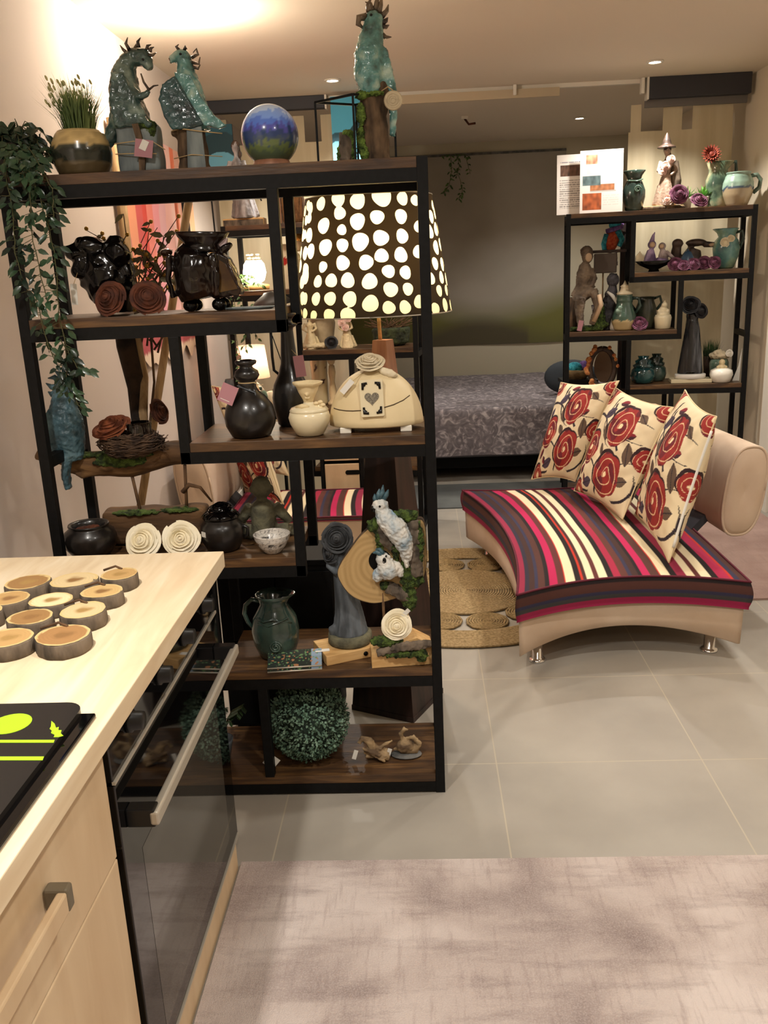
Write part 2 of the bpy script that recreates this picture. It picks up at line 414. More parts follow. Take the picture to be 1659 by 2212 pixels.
# door frame and leaf on the right wall
tr = MB().box((XR-.012, 5.33, 1.05), (.024, .17, 2.1)).box((XR-.012, 4.33, 1.05), (.024, .1, 2.1)).box((XR-.012, 4.82, 2.14), (.024, 1.19, .08))
struct('trim_1', tr, M['white'])
dr = bpy.data.objects.new('door_1', None); COL.objects.link(dr); dr['kind'] = 'structure'; dr.location = (XR, 4.8, 0)
struct('door_leaf', MB().box((-.006, 0, 1.03), (.012, .86, 2.06)), mat('door_paint', 'dcd6d2', .5), parent=dr)
struct('baseboard_right', MB().box((XR-.006, 6.2, .03), (.012, 1.5, .06)), M['white'])
struct('baseboard_left', MB().box((XL+.006, 4.6, .03), (.012, 4.6, .06)), M['white'])
struct('baseboard_back', MB().box((cxm, YB-.006, .03), (W_, .012, .06)), M['white'])
# ceiling curtain track
YT = 5.98
def xat(px, z, Y): return bp(px, z, Y)[0].x
xa, xb = xat(705, 2.56, YT), xat(1395, 2.56, YT)
t = Th('curtain_track', 'long white ceiling track running across the room between the two dark curtain rails', 'curtain track', loc=((xa+xb)/2, YT, ZC))
t.part('track_rail', MB().box((0, 0, -.012), (xb-xa-.02, .03, .024)), M['white'])
t.part('fascia', MB().box(((xb-xa)*-.12, -.04, -.05), ((xb-xa)*.7, .012, .05)), mat('beige_fascia', 'b9aa90', .7))
t.part('bracket', MB().box((.18, -.04, -.03), (.02, .05, .06), bev=.004), M['white'])
t.part('bracket', MB().box(((xb-xa)/2-.03, -.04, -.045), (.02, .05, .09), bev=.004), M['white'])
for nm, lab, x0, x1, h in (('left', 'dark grey curtain rail under the ceiling behind the blue globe', XL+.01, xa, .075), ('right', 'thick dark grey curtain rail under the ceiling at upper right', xb, XR-.03, .12)):
    t = Th('curtain_rail', lab, 'curtain rail', loc=((x0+x1)/2, YT-.02, ZC))
    t.part('rail_box', MB().box((0, -.015, -h/2), (x1-x0, .06, h), bev=.004), M['rail'])
    t.part('end_cap', MB().box((x1-x0)/2*V((1 if nm == 'left' else -1, 0, 0))+V((0, -.015, -h/2)), (.012, .064, h+.01)), M['white'])
    if nm == 'right': t.part('lower_fascia', MB().box((0, .03, -h-.012), (x1-x0, .02, .06)), mat('grey_fascia', '6f6a66', .6))
def curtain(lab, x0, x1, ztop, tabs, seed, amp):
    t = Th('curtain', lab, 'curtain', loc=((x0+x1)/2, YT+.03, 0)); rr = random.Random(seed); w = x1-x0
    ph = [rr.random()*6 for _ in range(5)]
    def fold(u, v): return amp*(sin(u*w*21+ph[0]+.6*sin(v*2+ph[1]))+.5*sin(u*w*37+ph[2]))*(.35+.65*(1-v))
    zt = ztop-.16
    t.part('panel', MB().grid(lambda u, v: V(((u-.5)*w, fold(u, v), .03+v*(zt-.03))), 120, 24), M['curtain'])
    for a, b in tabs:
        mb = MB(); n = 6
        mb.grid(lambda u, v: V((a-(x0+x1)/2+u*(b-a), fold((a+u*(b-a)-x0)/w, 1)*(1-v*.6), zt-.002+v*(ztop-zt-.002))), n, 3)
        t.part('tab', mb, M['curtain'])
M['curtain'] = mat('cream_curtain', 'd2c4a4', .9, c2='dccfb1', sc=4, stretch=(6, 6, .5))
nt = M['curtain'].node_tree; b_ = nt.nodes['Principled BSDF']; tl = nd(nt, 'ShaderNodeBsdfTranslucent'); mx = nd(nt, 'ShaderNodeMixShader')
tl.inputs['Color'].default_value = rgba('d8c9a8'); mx.inputs[0].default_value = .3
nt.links.new(b_.outputs[0], mx.inputs[1]); nt.links.new(tl.outputs[0], mx.inputs[2]); nt.links.new(mx.outputs[0], nt.nodes['Material Output'].inputs['Surface'])
g = lambda px: xat(px, 2.42, YT)
curtain('cream curtain with wide tabs hanging behind the blue globe', XL+.03, g(728), 2.49, [(XL+.04, g(488)), (g(632), g(656)), (g(692), g(727))], 3, .014)
curtain('cream curtain hanging in folds behind the fairy figure and jugs', g(1362), g(1590), 2.45, [(g(1366), g(1388)), (g(1436), g(1478)), (g(1500), g(1588))], 8, .02)
# ceiling spotlights (the three in view)
for (px, py), lab in (((718, 172), 'lit round ceiling spotlight beside the tall turquoise parrot'), ((1415, 132), 'lit round ceiling spotlight in front of the right dark curtain rail'), ((1252, 254), 'lit round ceiling spotlight farthest back, above the painted backdrop')):
    p = atZ(px, py, ZC); t = Th('ceiling_spotlight', lab, 'spotlight', loc=p)
    t.part('trim_ring', MB().lathe([(.048, -.001), (.048, -.006), (.034, -.009), (.03, -.004), (.03, -.001)], 28), M['white'])
    t.part('bulb', MB().lathe([(.001, -.006), (.028, -.006), (.028, -.002), (.001, -.002)], 24), M['spotglow'])
    if py == 172: spot1 = p
p = atY(1003, 226, 7.0); p.z = ZC
t = Th('ceiling_hook', 'small white hook fixed to the ceiling of the back area', 'hook', loc=p)
t.part('base_plate', MB().box((0, 0, -.012), (.05, .03, .024), bev=.004), M['white']); t.part('prong', MB().tube([(0, 0, -.02), (.03, 0, -.06), (.08, 0, -.055)], .008), M['rosebrown'])
# painted backdrop on the back wall
q0, q1 = atY(915, 341, 8.47), atY(1224, 322, 8.47); q2 = atY(1215, 738, 8.47)
bx0, bx1, bz0, bz1 = -.9, q1.x, q2.z, q1.z
def backdrop(v, i):
    u = (v.x+(bx1-bx0)/2)/(bx1-bx0); w = (v.z)/(bz1-bz0)
    n = noise.fractal(V((u*4, w*4, 0)), 1, 2, 4)*.5; h = .2+.06*sin(u*7)+.05*n
    a = hx('8f887c'); g = hx('6b6a38'); d = hx('453c34'); l = hx('aba49a')
    t = max(0, min(1, .5+n*.8)); c = [a[k]*(1-t)+l[k]*t for k in range(3)]
    f = max(0, min(1, (h+.1-w)/.16)); c = [c[k]*(1-f)+g[k]*f for k in range(3)]
    f = max(0, min(1, (.13+.05*sin(u*9+2)-w)/.08))*(.8 if .45 < u < .85 else .35); c = [c[k]*(1-f)+d[k]*f for k in range(3)]
    return tuple(c)
mb = MB().grid(lambda u, v: V(((u-.5)*(bx1-bx0), -.004-.006*sin(u*9)*(1-v), v*(bz1-bz0))), 70, 60)
t = Th('painted_backdrop', 'large grey painted cloth with misty green ground on the back wall', 'backdrop', loc=((bx0+bx1)/2, 8.494, bz0))
t.part('cloth', mb, M['canvascol'], paint=backdrop)
t.part('top_batten', MB().box((0, -.005, bz1-bz0), (bx1-bx0, .02, .02)), M['greystone'])
# ================================================================== shelving units
SW, SD, LV = 1.095, .315, [1.80, 1.443, 1.098, .762, .413, .063]
def shelf(name, lab, cat, x, y, rot, mirror=False, group=None):
    t = Th(name, lab, cat, loc=(x, y, 0), rz=rot); w = .028; bt, rt = .026, .032
    fx = (lambda u: SW-u) if mirror else (lambda u: u)
    for u in (w/2, SW-w/2):
        for v in (w/2, SD-w/2): t.part('post', MB().box((fx(u), v, LV[0]/2), (w, w, LV[0]), bev=.0015), M['black'])
    uA, uB, u4 = .70, .41, .565
    spans = [(0, SW), (0, uA+w/2), (uB-w/2, SW), (0, uA+.006+w/2), (uB-w/2+.03, SW), (0, SW)]
    for z, (a, b) in zip(LV, spans):
        a += 0 if a else w; b -= 0 if b < SW-.01 else w
        if a > .1: a += w
        if b < SW-w-.01: b -= w
        c = fx((a+b)/2)
        t.part('shelf_board', MB().box((c, SD/2, z-bt/2), (b-a, SD-.004, bt), bev=.001), M['brown'])
        for v in (w/2, SD-w/2):
            a2 = a-(w if a > .1 else 0); b2 = b+(w if b < SW-w-.01 else 0)
            t.part('rail', MB().box((fx((a2+b2)/2), v, z-bt-rt/2), (b2-a2, w, rt)), M['black'])
    for u, z0, z1 in ((uA, LV[1]-bt-rt, LV[0]-bt-rt), (uB, LV[2]-bt-rt, LV[1]-bt-rt), (uA+.006, LV[3]-bt-rt, LV[2]-bt-rt), (uB+.03, LV[4]-bt-rt, LV[3]-bt-rt), (u4, LV[5]-.001, LV[4]-bt-rt)):
        for v in (w/2, SD-w/2): t.part('divider_post', MB().box((fx(u), v, (z0+z1)/2), (w, w, z1-z0), bev=.0015), M['black'])
    for u in (w/2, SW-w/2):
        for z in (LV[0], LV[2], LV[5]): t.part('side_rail', MB().box((fx(u), SD/2, z-bt-rt/2), (w, SD-2*w, rt)), M['black'])
    return t
YS = 2.341
shelf('shelving_unit', 'tall black metal shelving unit with rustic brown boards nearest, beside the worktop', 'shelf', -1.062, YS, 0)
shelf('shelving_unit', 'black metal shelving unit standing at right behind the chaise with cushions', 'shelf', .902, 5.614, -.122, True)
shelf('shelving_unit', 'black metal shelving unit seen through the nearest shelves behind the polka dot lamp', 'shelf', -1.101, 5.149, -.111)
# ================================================================== kitchen
XW, ZW, YW = -.497, .885, 2.035
t = Th('kitchen_worktop', 'pale wood laminate kitchen worktop running along the left', 'worktop', loc=(XW, YW, ZW))
t.part('slab', MB().box((-.4, -.9, -.02), (.8, 1.8, .04), bev=.002), M['lightwood'])
t.part('support_panel', MB().box((-.33, -.025, -.463), (.58, .016, .843)), M['lightwood_v'])
XF = -.53
t = Th('drawer_cabinet', 'pale wood kitchen drawer unit under the worktop in the lower left corner', 'cabinet', loc=(XF, .74, 0))
t.part('carcass', MB().box((-.3, 0, .47), (.54, .99, .74)), M['lightwood_v'])
t.part('plinth', MB().box((-.33, 0, .05), (.54, .99, .1)), M['lightwood_v'])
d1 = t.part('drawer', MB().box((-.01, 0, .728), (.02, .995, .229), bev=.002), M['lightwood_v'])
t.part('drawer', MB().box((-.01, 0, .357), (.02, .995, .505), bev=.002), M['lightwood_v'])
t.part('handle', MB().box((.028, -.12, .735), (.014, .72, .032), bev=.003), M['lightwood_v'], par=d1)
t.part('handle_end', MB().box((.018, .25, .735), (.034, .02, .036), bev=.004), M['taupe'], par=d1, label='dark taupe handle end')
yo0, yo1 = 1.248, 2.0; yc = (yo0+yo1)/2; oh = yo1-yo0
t = Th('oven', 'black built-in oven with glass door and steel bar handle', 'oven', loc=(XF, yc, 0))
t.part('body', MB().box((-.28, 0, .47), (.52, oh-.005, .74)), M['blackplastic'])
cp = t.part('control_panel', MB().box((-.004, 0, .79), (.018, oh-.004, .095), bev=.002), M['oven_glass'])
for i in range(4):
    y = -.27+.18*i
    t.part('knob', MB().lathe([(.021, 0), (.021, .006), (.017, .008), (.016, .026), (.001, .027)], 20, ).xf(Matrix.Translation((.005, y, .8)) @ Matrix.Rotation(PI/2, 4, 'Y')), M['blackplastic'], par=cp)
t.part('trim_strip', MB().box((.006, 0, .742), (.006, oh-.004, .006)), M['steel'], par=cp, label='thin steel strip')
dr_ = t.part('door', MB().box((-.004, 0, .427), (.022, oh-.004, .62), bev=.002), M['oven_glass'])
t.part('window_pane', MB().box((.0071, 0, .36), (.0006, oh-.17, .4)), mat('oven_window_sheen', '3d3a35', .03, spec=.9), par=dr_)  # lighter base colour paints the pane's stronger reflection
hb = t.part('handle', MB().box((.055, .0, .655), (.016, oh-.06, .026), bev=.004), M['steel'], par=dr_)
for y in (-oh/2+.045, oh/2-.045): t.part('handle_bracket', MB().box((.031, y, .655), (.05, .028, .034), bev=.003), M['blackplastic'], par=dr_)
t.part('door_edge', MB().box((.004, 0, .113), (.012, oh-.004, .006)), M['steel'], par=dr_, label='bright lower door edge')
t = Th('oven_plinth', 'pale wood strip at floor level under the oven', 'plinth', loc=(XF, yc, 0))
t.part('board', MB().box((-.012, 0, .053), (.02, oh, .106)), M['lightwood_v'])
# hob with printed cover
p = atZ(150, 1530, ZW+.012)
hx1 = atZ(160, 1556, ZW+.017).x-.004; hy1 = atZ(90, 1517, ZW+.017).y
t = Th('hob', 'black induction hob edge set on the worktop under the printed glass cover', 'hob', loc=(hx1-.27, hy1-.26, ZW))
t.part('glass_plate', MB().box((.012, -.02, .004), (.56, .52, .008), bev=.003), M['oven_glass'])
def rrect(w, h, r, n=6):
    o = []
    for cx_, cy_, a in ((w/2-r, h/2-r, 0), (-w/2+r, h/2-r, PI/2), (-w/2+r, -h/2+r, PI), (w/2-r, -h/2+r, 1.5*PI)):
        o += [(cx_+r*cos(a+PI/2*i/n), cy_+r*sin(a+PI/2*i/n)) for i in range(n+1)]
    return o
t = Th('hob_cover', 'black glass hob cover printed with lime green circle, leaf and stripes', 'hob cover', loc=(hx1-.275, hy1-.25, ZW+.008))
t.part('plate', MB().prism(rrect(.55, .5, .03), .0, .008, 'z'), mat('grey_black_print', '232120', .25))
pr = MB()
def ip(px, py):
    q = atZ(px, py, ZW+.0165); return (q.x-(hx1-.275), q.y-(hy1-.25))
cc = ip(22, 1563); pr.prism(circ(.031, 28, c=cc), .008, .0085, 'z')
for y0, y1 in ((1594, 1600), (1630, 1638)):
    a, b_, c, d = ip(0, y0), ip(118 if y0 < 1600 else 95, y0+4), ip(116 if y0 < 1600 else 92, y1+4), ip(0, y1)
    a = (a[0]-.15, a[1]); d = (d[0]-.15, d[1]); pr.prism([a, b_, c, d], .008, .0085, 'z')
lf = [ip(*q) for q in ((111, 1557), (118, 1563), (121, 1572), (127, 1570), (126, 1577), (133, 1577), (131, 1584), (137, 1589), (126, 1592), (116, 1592), (118, 1587), (110, 1583), (112, 1578), (107, 1574), (110, 1569))]
pr.prism(lf, .008, .0085, 'z'); t.part('print', pr, M['lime'])
# log-slice trivets on the worktop
SL = [(258, 1240, 42), (160, 1253, 52), (60, 1258, 50), (220, 1276, 46), (110, 1293, 48), (20, 1292, 46), (180, 1318, 52), (65, 1330, 50), (-35, 1320, 40), (135, 1370, 62), (18, 1376, 56), (-48, 1258, 42), (-75, 1298, 42)]
DES = ['smallest pale one at the far right corner', 'second along the farthest row', 'flat brown one third along the farthest row', 'reddish one right of the pale ringed slice', 'pale ringed slice in the middle', 'dark centred one left of the pale ringed slice', 'wide pale one behind the near corner slice', 'round one in the third row', 'cut off by the photo edge in the third row', 'thick barked one at the near right corner', 'split one left of the near corner', 'cut off by the photo edge at the far row', 'outside left in the second row']
sp = []
for i, (px, py, r) in enumerate(SL[:11]):
    q = atZ(px, py, ZW+.03); R = r*((q-CAM).dot(CF)/FPX)*.97
    t = Th('log_slice', 'log slice trivet, '+DES[i], 'log slice', loc=(q.x, q.y, ZW), group='log slices joined as a trivet')
    rr = random.Random(i); ph = rr.random()*6; hh = .027+rr.random()*.004
    wob = lambda a, z: 1+.035*sin(2*a+ph)+.025*sin(3*a+ph*2)+.012*sin(11*a+ph)
    t.part('bark_ring', MB().lathe([(R*.9, 0), (R*.985, .001), (R, .006), (R*.985, hh-.003), (R*.95, hh)], 40, wob=wob).noise(.0012, 70, i), M['barkgrey'])
    def ring(v, j, R=R, i=i, ph=ph):
        r_ = math.hypot(v.x, v.y)/R; n = .05*noise.noise(v*60); k = .5+.5*sin((r_+n)*46)
        base = [hx('cdac74'), hx('c19c66'), hx('a07a4c'), hx('a87e50'), hx('d6bf92')][(i*3+1) % 5] if i != 4 else hx('ead7aa')
        core = hx('8f6a40') if i % 2 else hx('a88650'); f = max(0, min(1, (.45+n*3-r_)/.25))
        c = [base[q]*(1-f)+core[q]*f for q in range(3)]
        if r_ > .86: c = list(hx('d8bd85'))
        return tuple(x*(.9+.1*k) for x in c)
    top = MB(); prof = [(R*.955*(1-j/14)+1e-5, hh+.0006) for j in range(15)]
    top.lathe(prof, 40, wob=wob, cap=False); t.part('cut_face', top, M['woodcol'] if 'woodcol' in M else M.setdefault('woodcol', colmat('cut_wood', .6)), paint=ring)
    if i in (0, 3, 6, 9): t.part('joining_twig', MB().tube([(-R*.1, R*.75, hh+.001), (-R*.5, R*.9, hh+.006), (-R*1.05, R*.55, hh+.002)], .0025, 6), M['twig'])
# ================================================================== rugs
def rug_mat(name, a, b, c, sc):
    m = mat(name, a, .95, c2=b, c3=c, sc=sc, lo=.34, hi=.64, bump=.5, bsc=320, dist=.5, det=9)
    nt = m.node_tree; L = nt.links.new; bs = nt.nodes['Principled BSDF']; src = bs.inputs['Base Color'].links[0].from_socket
    tc = nd(nt, 'ShaderNodeTexCoord'); last = src
    for st, s_, lo, amt in (((1, .12, 1), 70, .52, .35), ((.35, 1.6, 1), 9, .5, .55), ((1, 1, 1), 240, .45, .3)):
        mp = nd(nt, 'ShaderNodeMapping'); mp.inputs['Scale'].default_value = st; L(tc.outputs['Object'], mp.inputs['Vector'])
        n = nd(nt, 'ShaderNodeTexNoise'); n.inputs['Scale'].default_value = s_; n.inputs['Detail'].default_value = 6; n.inputs['Roughness'].default_value = .65; L(mp.outputs['Vector'], n.inputs['Vector'])
        r = nd(nt, 'ShaderNodeMapRange'); r.inputs['From Min'].default_value = lo; r.inputs['From Max'].default_value = lo+.16; r.inputs['To Max'].default_value = amt; L(n.outputs['Fac'], r.inputs['Value'])
        mx = nd(nt, 'ShaderNodeMix', data_type='RGBA'); L(r.outputs['Result'], mx.inputs['Factor']); L(last, mx.inputs['A']); mx.inputs['B'].default_value = rgba(a if amt > .5 else ('84716d' if amt > .32 else b)); last = mx.outputs['Result']
    L(last, bs.inputs['Base Color'])
    return m
ry = 2.015
rg = MB().grid(lambda u, v: V((-.525+u*2.55, -.6+v*(ry+.6), .012)), 8, 8)
rg.box((.75, (ry-.6)/2, .006), (2.55, ry+.6, .0115))
t = Th('area_rug', 'large mottled mauve pink rug lying in the foreground', 'rug', loc=(0, 0, 0))
t.part('pile', rg, rug_mat('mauve_rug', '83736f', 'cdc0ba', 'b3a49d', 2.2))
q = [atZ(*p, 0) for p in ((1659, 1297), (1571, 1300))]
t = Th('area_rug', 'mauve rug on the floor at far right behind the chaise', 'rug', loc=(1.75, 4.55, 0))
t.part('pile', MB().box((-.05, 0, .005), (.66, 1.45, .01)), rug_mat('mauve_rug_back', '94786e', 'b09488', 'a2877c', 3))
q = atZ(945, 1100, 0)
t = Th('area_rug', 'flat slate grey rug on the floor in front of the bed', 'rug', loc=(.55, q.y, 0))
t.part('pile', MB().box((0, .32, .004), (1.6, .64, .008)), mat('slate_rug', '4b4d4c', .95, c2='5a5c5a', sc=3, bump=.3, bsc=200))
# jute rug of coiled circles
t = Th('jute_rug', 'round jute rug of coiled rope circles beside the chaise', 'rug', loc=(.02, 4.0, 0))
def coil(cx_, cy_, R, name, m, n=None):
    mb = MB(); w = .012; n = int(R/w)
    for i in range(n):
        r = w*(i+.6); N = max(12, int(r*150))
        pts = [(cx_+r*cos(TAU*j/N), cy_+r*sin(TAU*j/N), .008) for j in range(N+1)]
        mb.tube(pts, w*.52, 5)
    t.part(name, mb, m)
coil(.16, .03, .30, 'centre_coil', M['jute'])
for a in range(12):
    an = TAU*a/12+.2; coil(.16+.395*cos(an), .03+.395*sin(an), .1, 'coil', M['jute_d'])
for r in (.5, .512, .524, .536, .548, .56, .572, .584, .596, .608, .62, .632): 
    pass
mb = MB()
for i in range(14):
    r = .5+.012*i; mb.tube([(.16+r*cos(TAU*j/90), .03+r*sin(TAU*j/90), .008) for j in range(91)], .0065, 5)
t.part('border_coil', mb, M['jute'])
# ================================================================== chaises and cushions
ST = [('8a2440', 5), ('2a2636', 3), ('3c2420', 4), ('2e2c44', 2), ('4d2c26', 5), ('1d1416', 3), ('b01c50', 5), ('5a2a28', 5), ('b8261f', 1), ('e0d2b0', 6), ('1a1214', 4), ('b8301f', 1.5), ('3d2222', 2), ('e0d2b0', 5), ('5a2a28', 3), ('e0d2b0', 5), ('1a1214', 4), ('9c2340', 5), ('5a3028', 4), ('2e2c44', 2.5), ('3c2420', 4), ('1d1416', 2), ('b01c50', 5), ('4d2c26', 5), ('b8261f', 1.2), ('e0d2b0', 5.5), ('1a1214', 4), ('8a2440', 5), ('e0d2b0', 5), ('5a2a28', 3), ('e0d2b0', 5), ('1a1214', 4), ('a02045', 6), ('b8301f', 2), ('2e2c44', 3), ('4a2a24', 4)]
tot = sum(w for _, w in ST); edges = []; acc = 0
for c, w in ST: acc += w/tot; edges.append((acc, hx(c)))
def stripe(u):
    for e, c in edges:
        if u <= e: return c
    return edges[-1][1]
SK = [hx(c) for c in ('1d1416', '4a2a24', '4a2a24', '2e2c44', '3c3a3a', '96204a', '96204a')]
def chaise(lab, o, FL, FR, BL, BR, bol0, bol1, side, cav=.13, cavl=.1, sk=.225):
    """concave-sided seat between four corners (offsets from o), bolster back along one side"""
    t = Th('chaise', lab, 'chaise', loc=o)
    FL, FR, BL, BR = map(V, (FL, FR, BL, BR))
    def plan(u, v, s=1.0):
        a, b = FL.lerp(FR, u), BL.lerp(BR, u); p = a.lerp(b, v)
        dx = (FR-FL).normalized(); dy = (BL-FL).normalized()
        bu, bv = 4*u*(1-u), 4*v*(1-v)
        c = (FL+FR+BL+BR)/4
        p = p+dy*cav*bu*(1-v)**1.5-dy*cav*.5*bu*v**3
        p = p+dx*cavl*bv*((1-u)**2 if side > 0 else -u**2)
        return c+(p-c)*s
    # base
    N = 40
    def rim(k):
        k = k % (4*N); e, f = divmod(k, N); f /= N
        return ((f, 0), (1, f), (1-f, 1), (0, 1-f))[e]
    mb = MB(); lv = [(.07, .955), (.075, .968), (.15, .972), (sk, .975), (sk+.01, .96)]
    vs = []
    for z, s in lv:
        for k in range(4*N):
            u, v = rim(k); p = plan(u, v, s); zz = z
            if z < .1: zz += .05*4*u*(1-u) if v < .01 or v > .99 else .03*4*v*(1-v)
            vs.append((p.x, p.y, zz))
    K = 4*N; fs = [(i*K+k, i*K+(k+1) % K, (i+1)*K+(k+1) % K, (i+1)*K+k) for i in range(len(lv)-1) for k in range(K)]
    fs += [tuple(range(K))[::-1], tuple((len(lv)-1)*K+k for k in range(K))]
    mb.add(vs, fs); t.part('base', mb, M['suede'])
    # striped loose cover
    mb = MB(); nu, nv = 180, 46; cols = []
    def top(u, v):
        p = plan(u, v); e = min(u, 1-u, v, 1-v); z = .335+.012*min(1, e*8)+.004*noise.noise(V((u*5, v*5, 1)))
        return V((p.x, p.y, z))
    mb.grid(top, nu, nv)
    for j in range(nv+1):
        for i in range(nu+1): cols.append(stripe(i/nu))
    n1 = len(mb.v); rows = 24
    for r in range(rows+1):
        for k in range(K):
            u, v = rim(k); p = plan(u, v, 1+.018*sin(PI*min(1, r/rows*1.1)))
            mb.v.append(V((p.x, p.y, .336-(.336-sk)*r/rows))); 
            cols.append(stripe(u) if (v > .99) else SK[min(6, int(r/rows*6.99))])
    for r in range(rows):
        for k in range(K):
            mb.f.append((n1+r*K+k, n1+(r+1)*K+k, n1+(r+1)*K+(k+1) % K, n1+r*K+(k+1) % K)); mb.sm.append(True)
    t.part('striped_cover', mb, M['stripes'], paint=lambda v, i: cols[i])
    mb = MB(); mb.tube([(*plan(*rim(k), 1.0).xy, .337) for k in range(K+1)], .0045, 6); t.part('piping', mb, mat('maroon_piping', '5a1428', .8) if 'pip' not in M else M['pip'])
    # feet
    for u, v in ((.09, .05), (.91, .05), (.09, .93), (.91, .93)):
        p = plan(u, v, .97); t.part('foot', MB().lathe([(.034, 0), (.036, .006), (.03, .012), (.022, .016), (.02, .1), (.001, .1)], 20, (p.x, p.y, 0)), M['chrome'])
    # bolster back
    A, B_ = V(bol0), V(bol1); ax = (B_-A).normalized(); sd = ax.cross(V((0, 0, 1))).normalized()
    up = (V((0, 0, 1))+sd*.12*(1 if side > 0 else -1)).normalized()
    a_, b_ = .088, .2; L = (B_-A).length
    def sec(t_, s, n=36):
        o = []
        for k in range(n):
            an = TAU*k/n; cx_, cz_ = cos(an), sin(an); e = .72
            o.append(A+ax*t_+sd*a_*s*math.copysign(abs(cx_)**e, cx_)+up*b_*s*math.copysign(abs(cz_)**e, cz_))
        return o
    st = [(0, .001), (-.012, .5), (-.01, .86), (0, .95), (.012, .99), (.04, 1.0), (L-.04, 1.0), (L-.01, .97), (L, .9), (L+.012, .5), (L, .001)]
    vs = [p for s_ in st for p in sec(*s_)]; n = 36
    fs = [(i*n+k, i*n+(k+1) % n, (i+1)*n+(k+1) % n, (i+1)*n+k) for i in range(len(st)-1) for k in range(n)]
    bl = t.part('bolster_back', MB().add(vs, fs), M['suede'])
    lp = sec(.0, .975); t.part('piping', MB().tube(lp+[lp[0], lp[1]], .006, 6), M['suede'], par=bl)
    md = (A+B_)/2; s_ = -1 if side > 0 else 1
    t.part('back_bracket', MB().bar(A+ax*.25+V((s_*.14, 0, -.235)), A+ax*.25+V((s_*.02, 0, -.1)), .16, .03), M['rail'])
    t.part('back_bracket', MB().bar(A+ax*(L-.25)+V((s_*.14, 0, -.235)), A+ax*(L-.25)+V((s_*.02, 0, -.1)), .16, .03), M['rail'])
    return t
M['pip'] = mat('maroon_piping', '5a1428', .8)
o1 = V((.75, 3.95, 0)); D = lambda x, y, z=0: V((x, y, z))-o1
chaise('beige chaise with striped cover and rose cushions in front of the right shelves', o1, D(.33, 3.10), D(1.215, 3.17), D(.205, 4.72), D(1.20, 4.78), D(1.365, 3.7, .55), D(1.24, 4.95, .55), 1)
o2 = V((-.6, 4.6, 0)); D2 = lambda x, y, z=0: V((x, y, z))-o2
chaise('second beige chaise with striped cover seen through the lower shelves at left', o2, D2(-1.02, 4.22), D2(-.1, 4.24), D2(-1.02, 4.86), D2(-.12, 4.84), D2(-1.17, 4.3, .5), D2(-1.165, 5.02, .5), -1, .03, .03, .315)
# floral cushions: pattern of roses, leaves and stems woven in the fabric
ROSES = [(.60, .72, .205), (.20, .44, .17), (.66, .26, .21), (.04, .95, .12), (1.0, .98, .13), (1.02, .5, .1), (.14, .02, .1)]
LEAVES = [(.30, .80, .1, .04, .6), (.40, .62, .09, .035, -1.0), (.85, .5, .11, .045, 1.9), (.34, .12, .1, .04, .3), (.82, .84, .08, .03, -.5), (.12, .63, .08, .03, 1.4), (.46, .46, .08, .03, 2.4), (.88, .26, .08, .035, .4)]
BUDS = [(.16, .22, .06, .025, 1.2), (.25, .15, .05, .02, 2.2), (.8, .66, .06, .025, .3), (.42, .93, .07, .025, .2)]
VINES = [(.05, .3, .55, .12, .25), (.3, .9, .95, .62, -.2), (.05, .75, .5, .5, .2), (.5, .05, .95, .45, .15), (.72, .5, .45, .95, .12), (.36, .04, .04, .36, .3), (.45, .55, .97, .78, .25), (.28, .97, .56, .5, -.25), (.8, .06, .98, .36, -.2)]
def floral(u, v, sd, flip):
    if flip: u = 1-u
    u = (u+.0*sd); col = hx('d9c8a6')
    for x0, y0, x1, y1, b in VINES:
        dx, dy = x1-x0, y1-y0; l2 = dx*dx+dy*dy; t = ((u-x0)*dx+(v-y0)*dy)/l2
        if 0 < t < 1:
            off = ((u-x0)*-dy+(v-y0)*dx)/math.sqrt(l2)-b*4*t*(1-t)*.5
            if abs(off) < .0125*(1.25-t): col = hx('2b1f26')
    for x, y, a, b, r in LEAVES:
        dx, dy = u-x, v-y; p, q = dx*cos(r)+dy*sin(r), -dx*sin(r)+dy*cos(r)
        if abs(p) < a and abs(q) < b*(1-(p/a)**2)*1.25:
            col = hx('5b4738') if (x*10) % 2 < 1 else hx('443748')
            if abs(q) < .004: col = hx('231a20')
    for x, y, a, b, r in BUDS:
        dx, dy = u-x, v-y; p, q = dx*cos(r)+dy*sin(r), -dx*sin(r)+dy*cos(r)
        if abs(p) < a and abs(q) < b*(1-(p/a)**2)*1.3: col = hx('7d1f28') if q > 0 else hx('3b1620')
    for x, y, R in ROSES:
        dx, dy = u-x, v-y; r = math.hypot(dx, dy); th = math.atan2(dy, dx)
        w = R*(.88+.12*abs(sin(2.5*th+x*9)))
        if math.hypot(dx+.02, dy-.015) < w*1.06: col = hx('2a1216') if r > w else col
        if r < w:
            col = hx('8e2520') if (noise.noise(V((u*9, v*9, 2))) > -.15) else hx('641420')
            sp = (r/R*2.7+th/TAU+.1*sin(3*th)) % 1
            if sp < .115 and r > .02: col = hx('dbb98e')
            if r < .026: col = hx('e4cfa4')
    return col
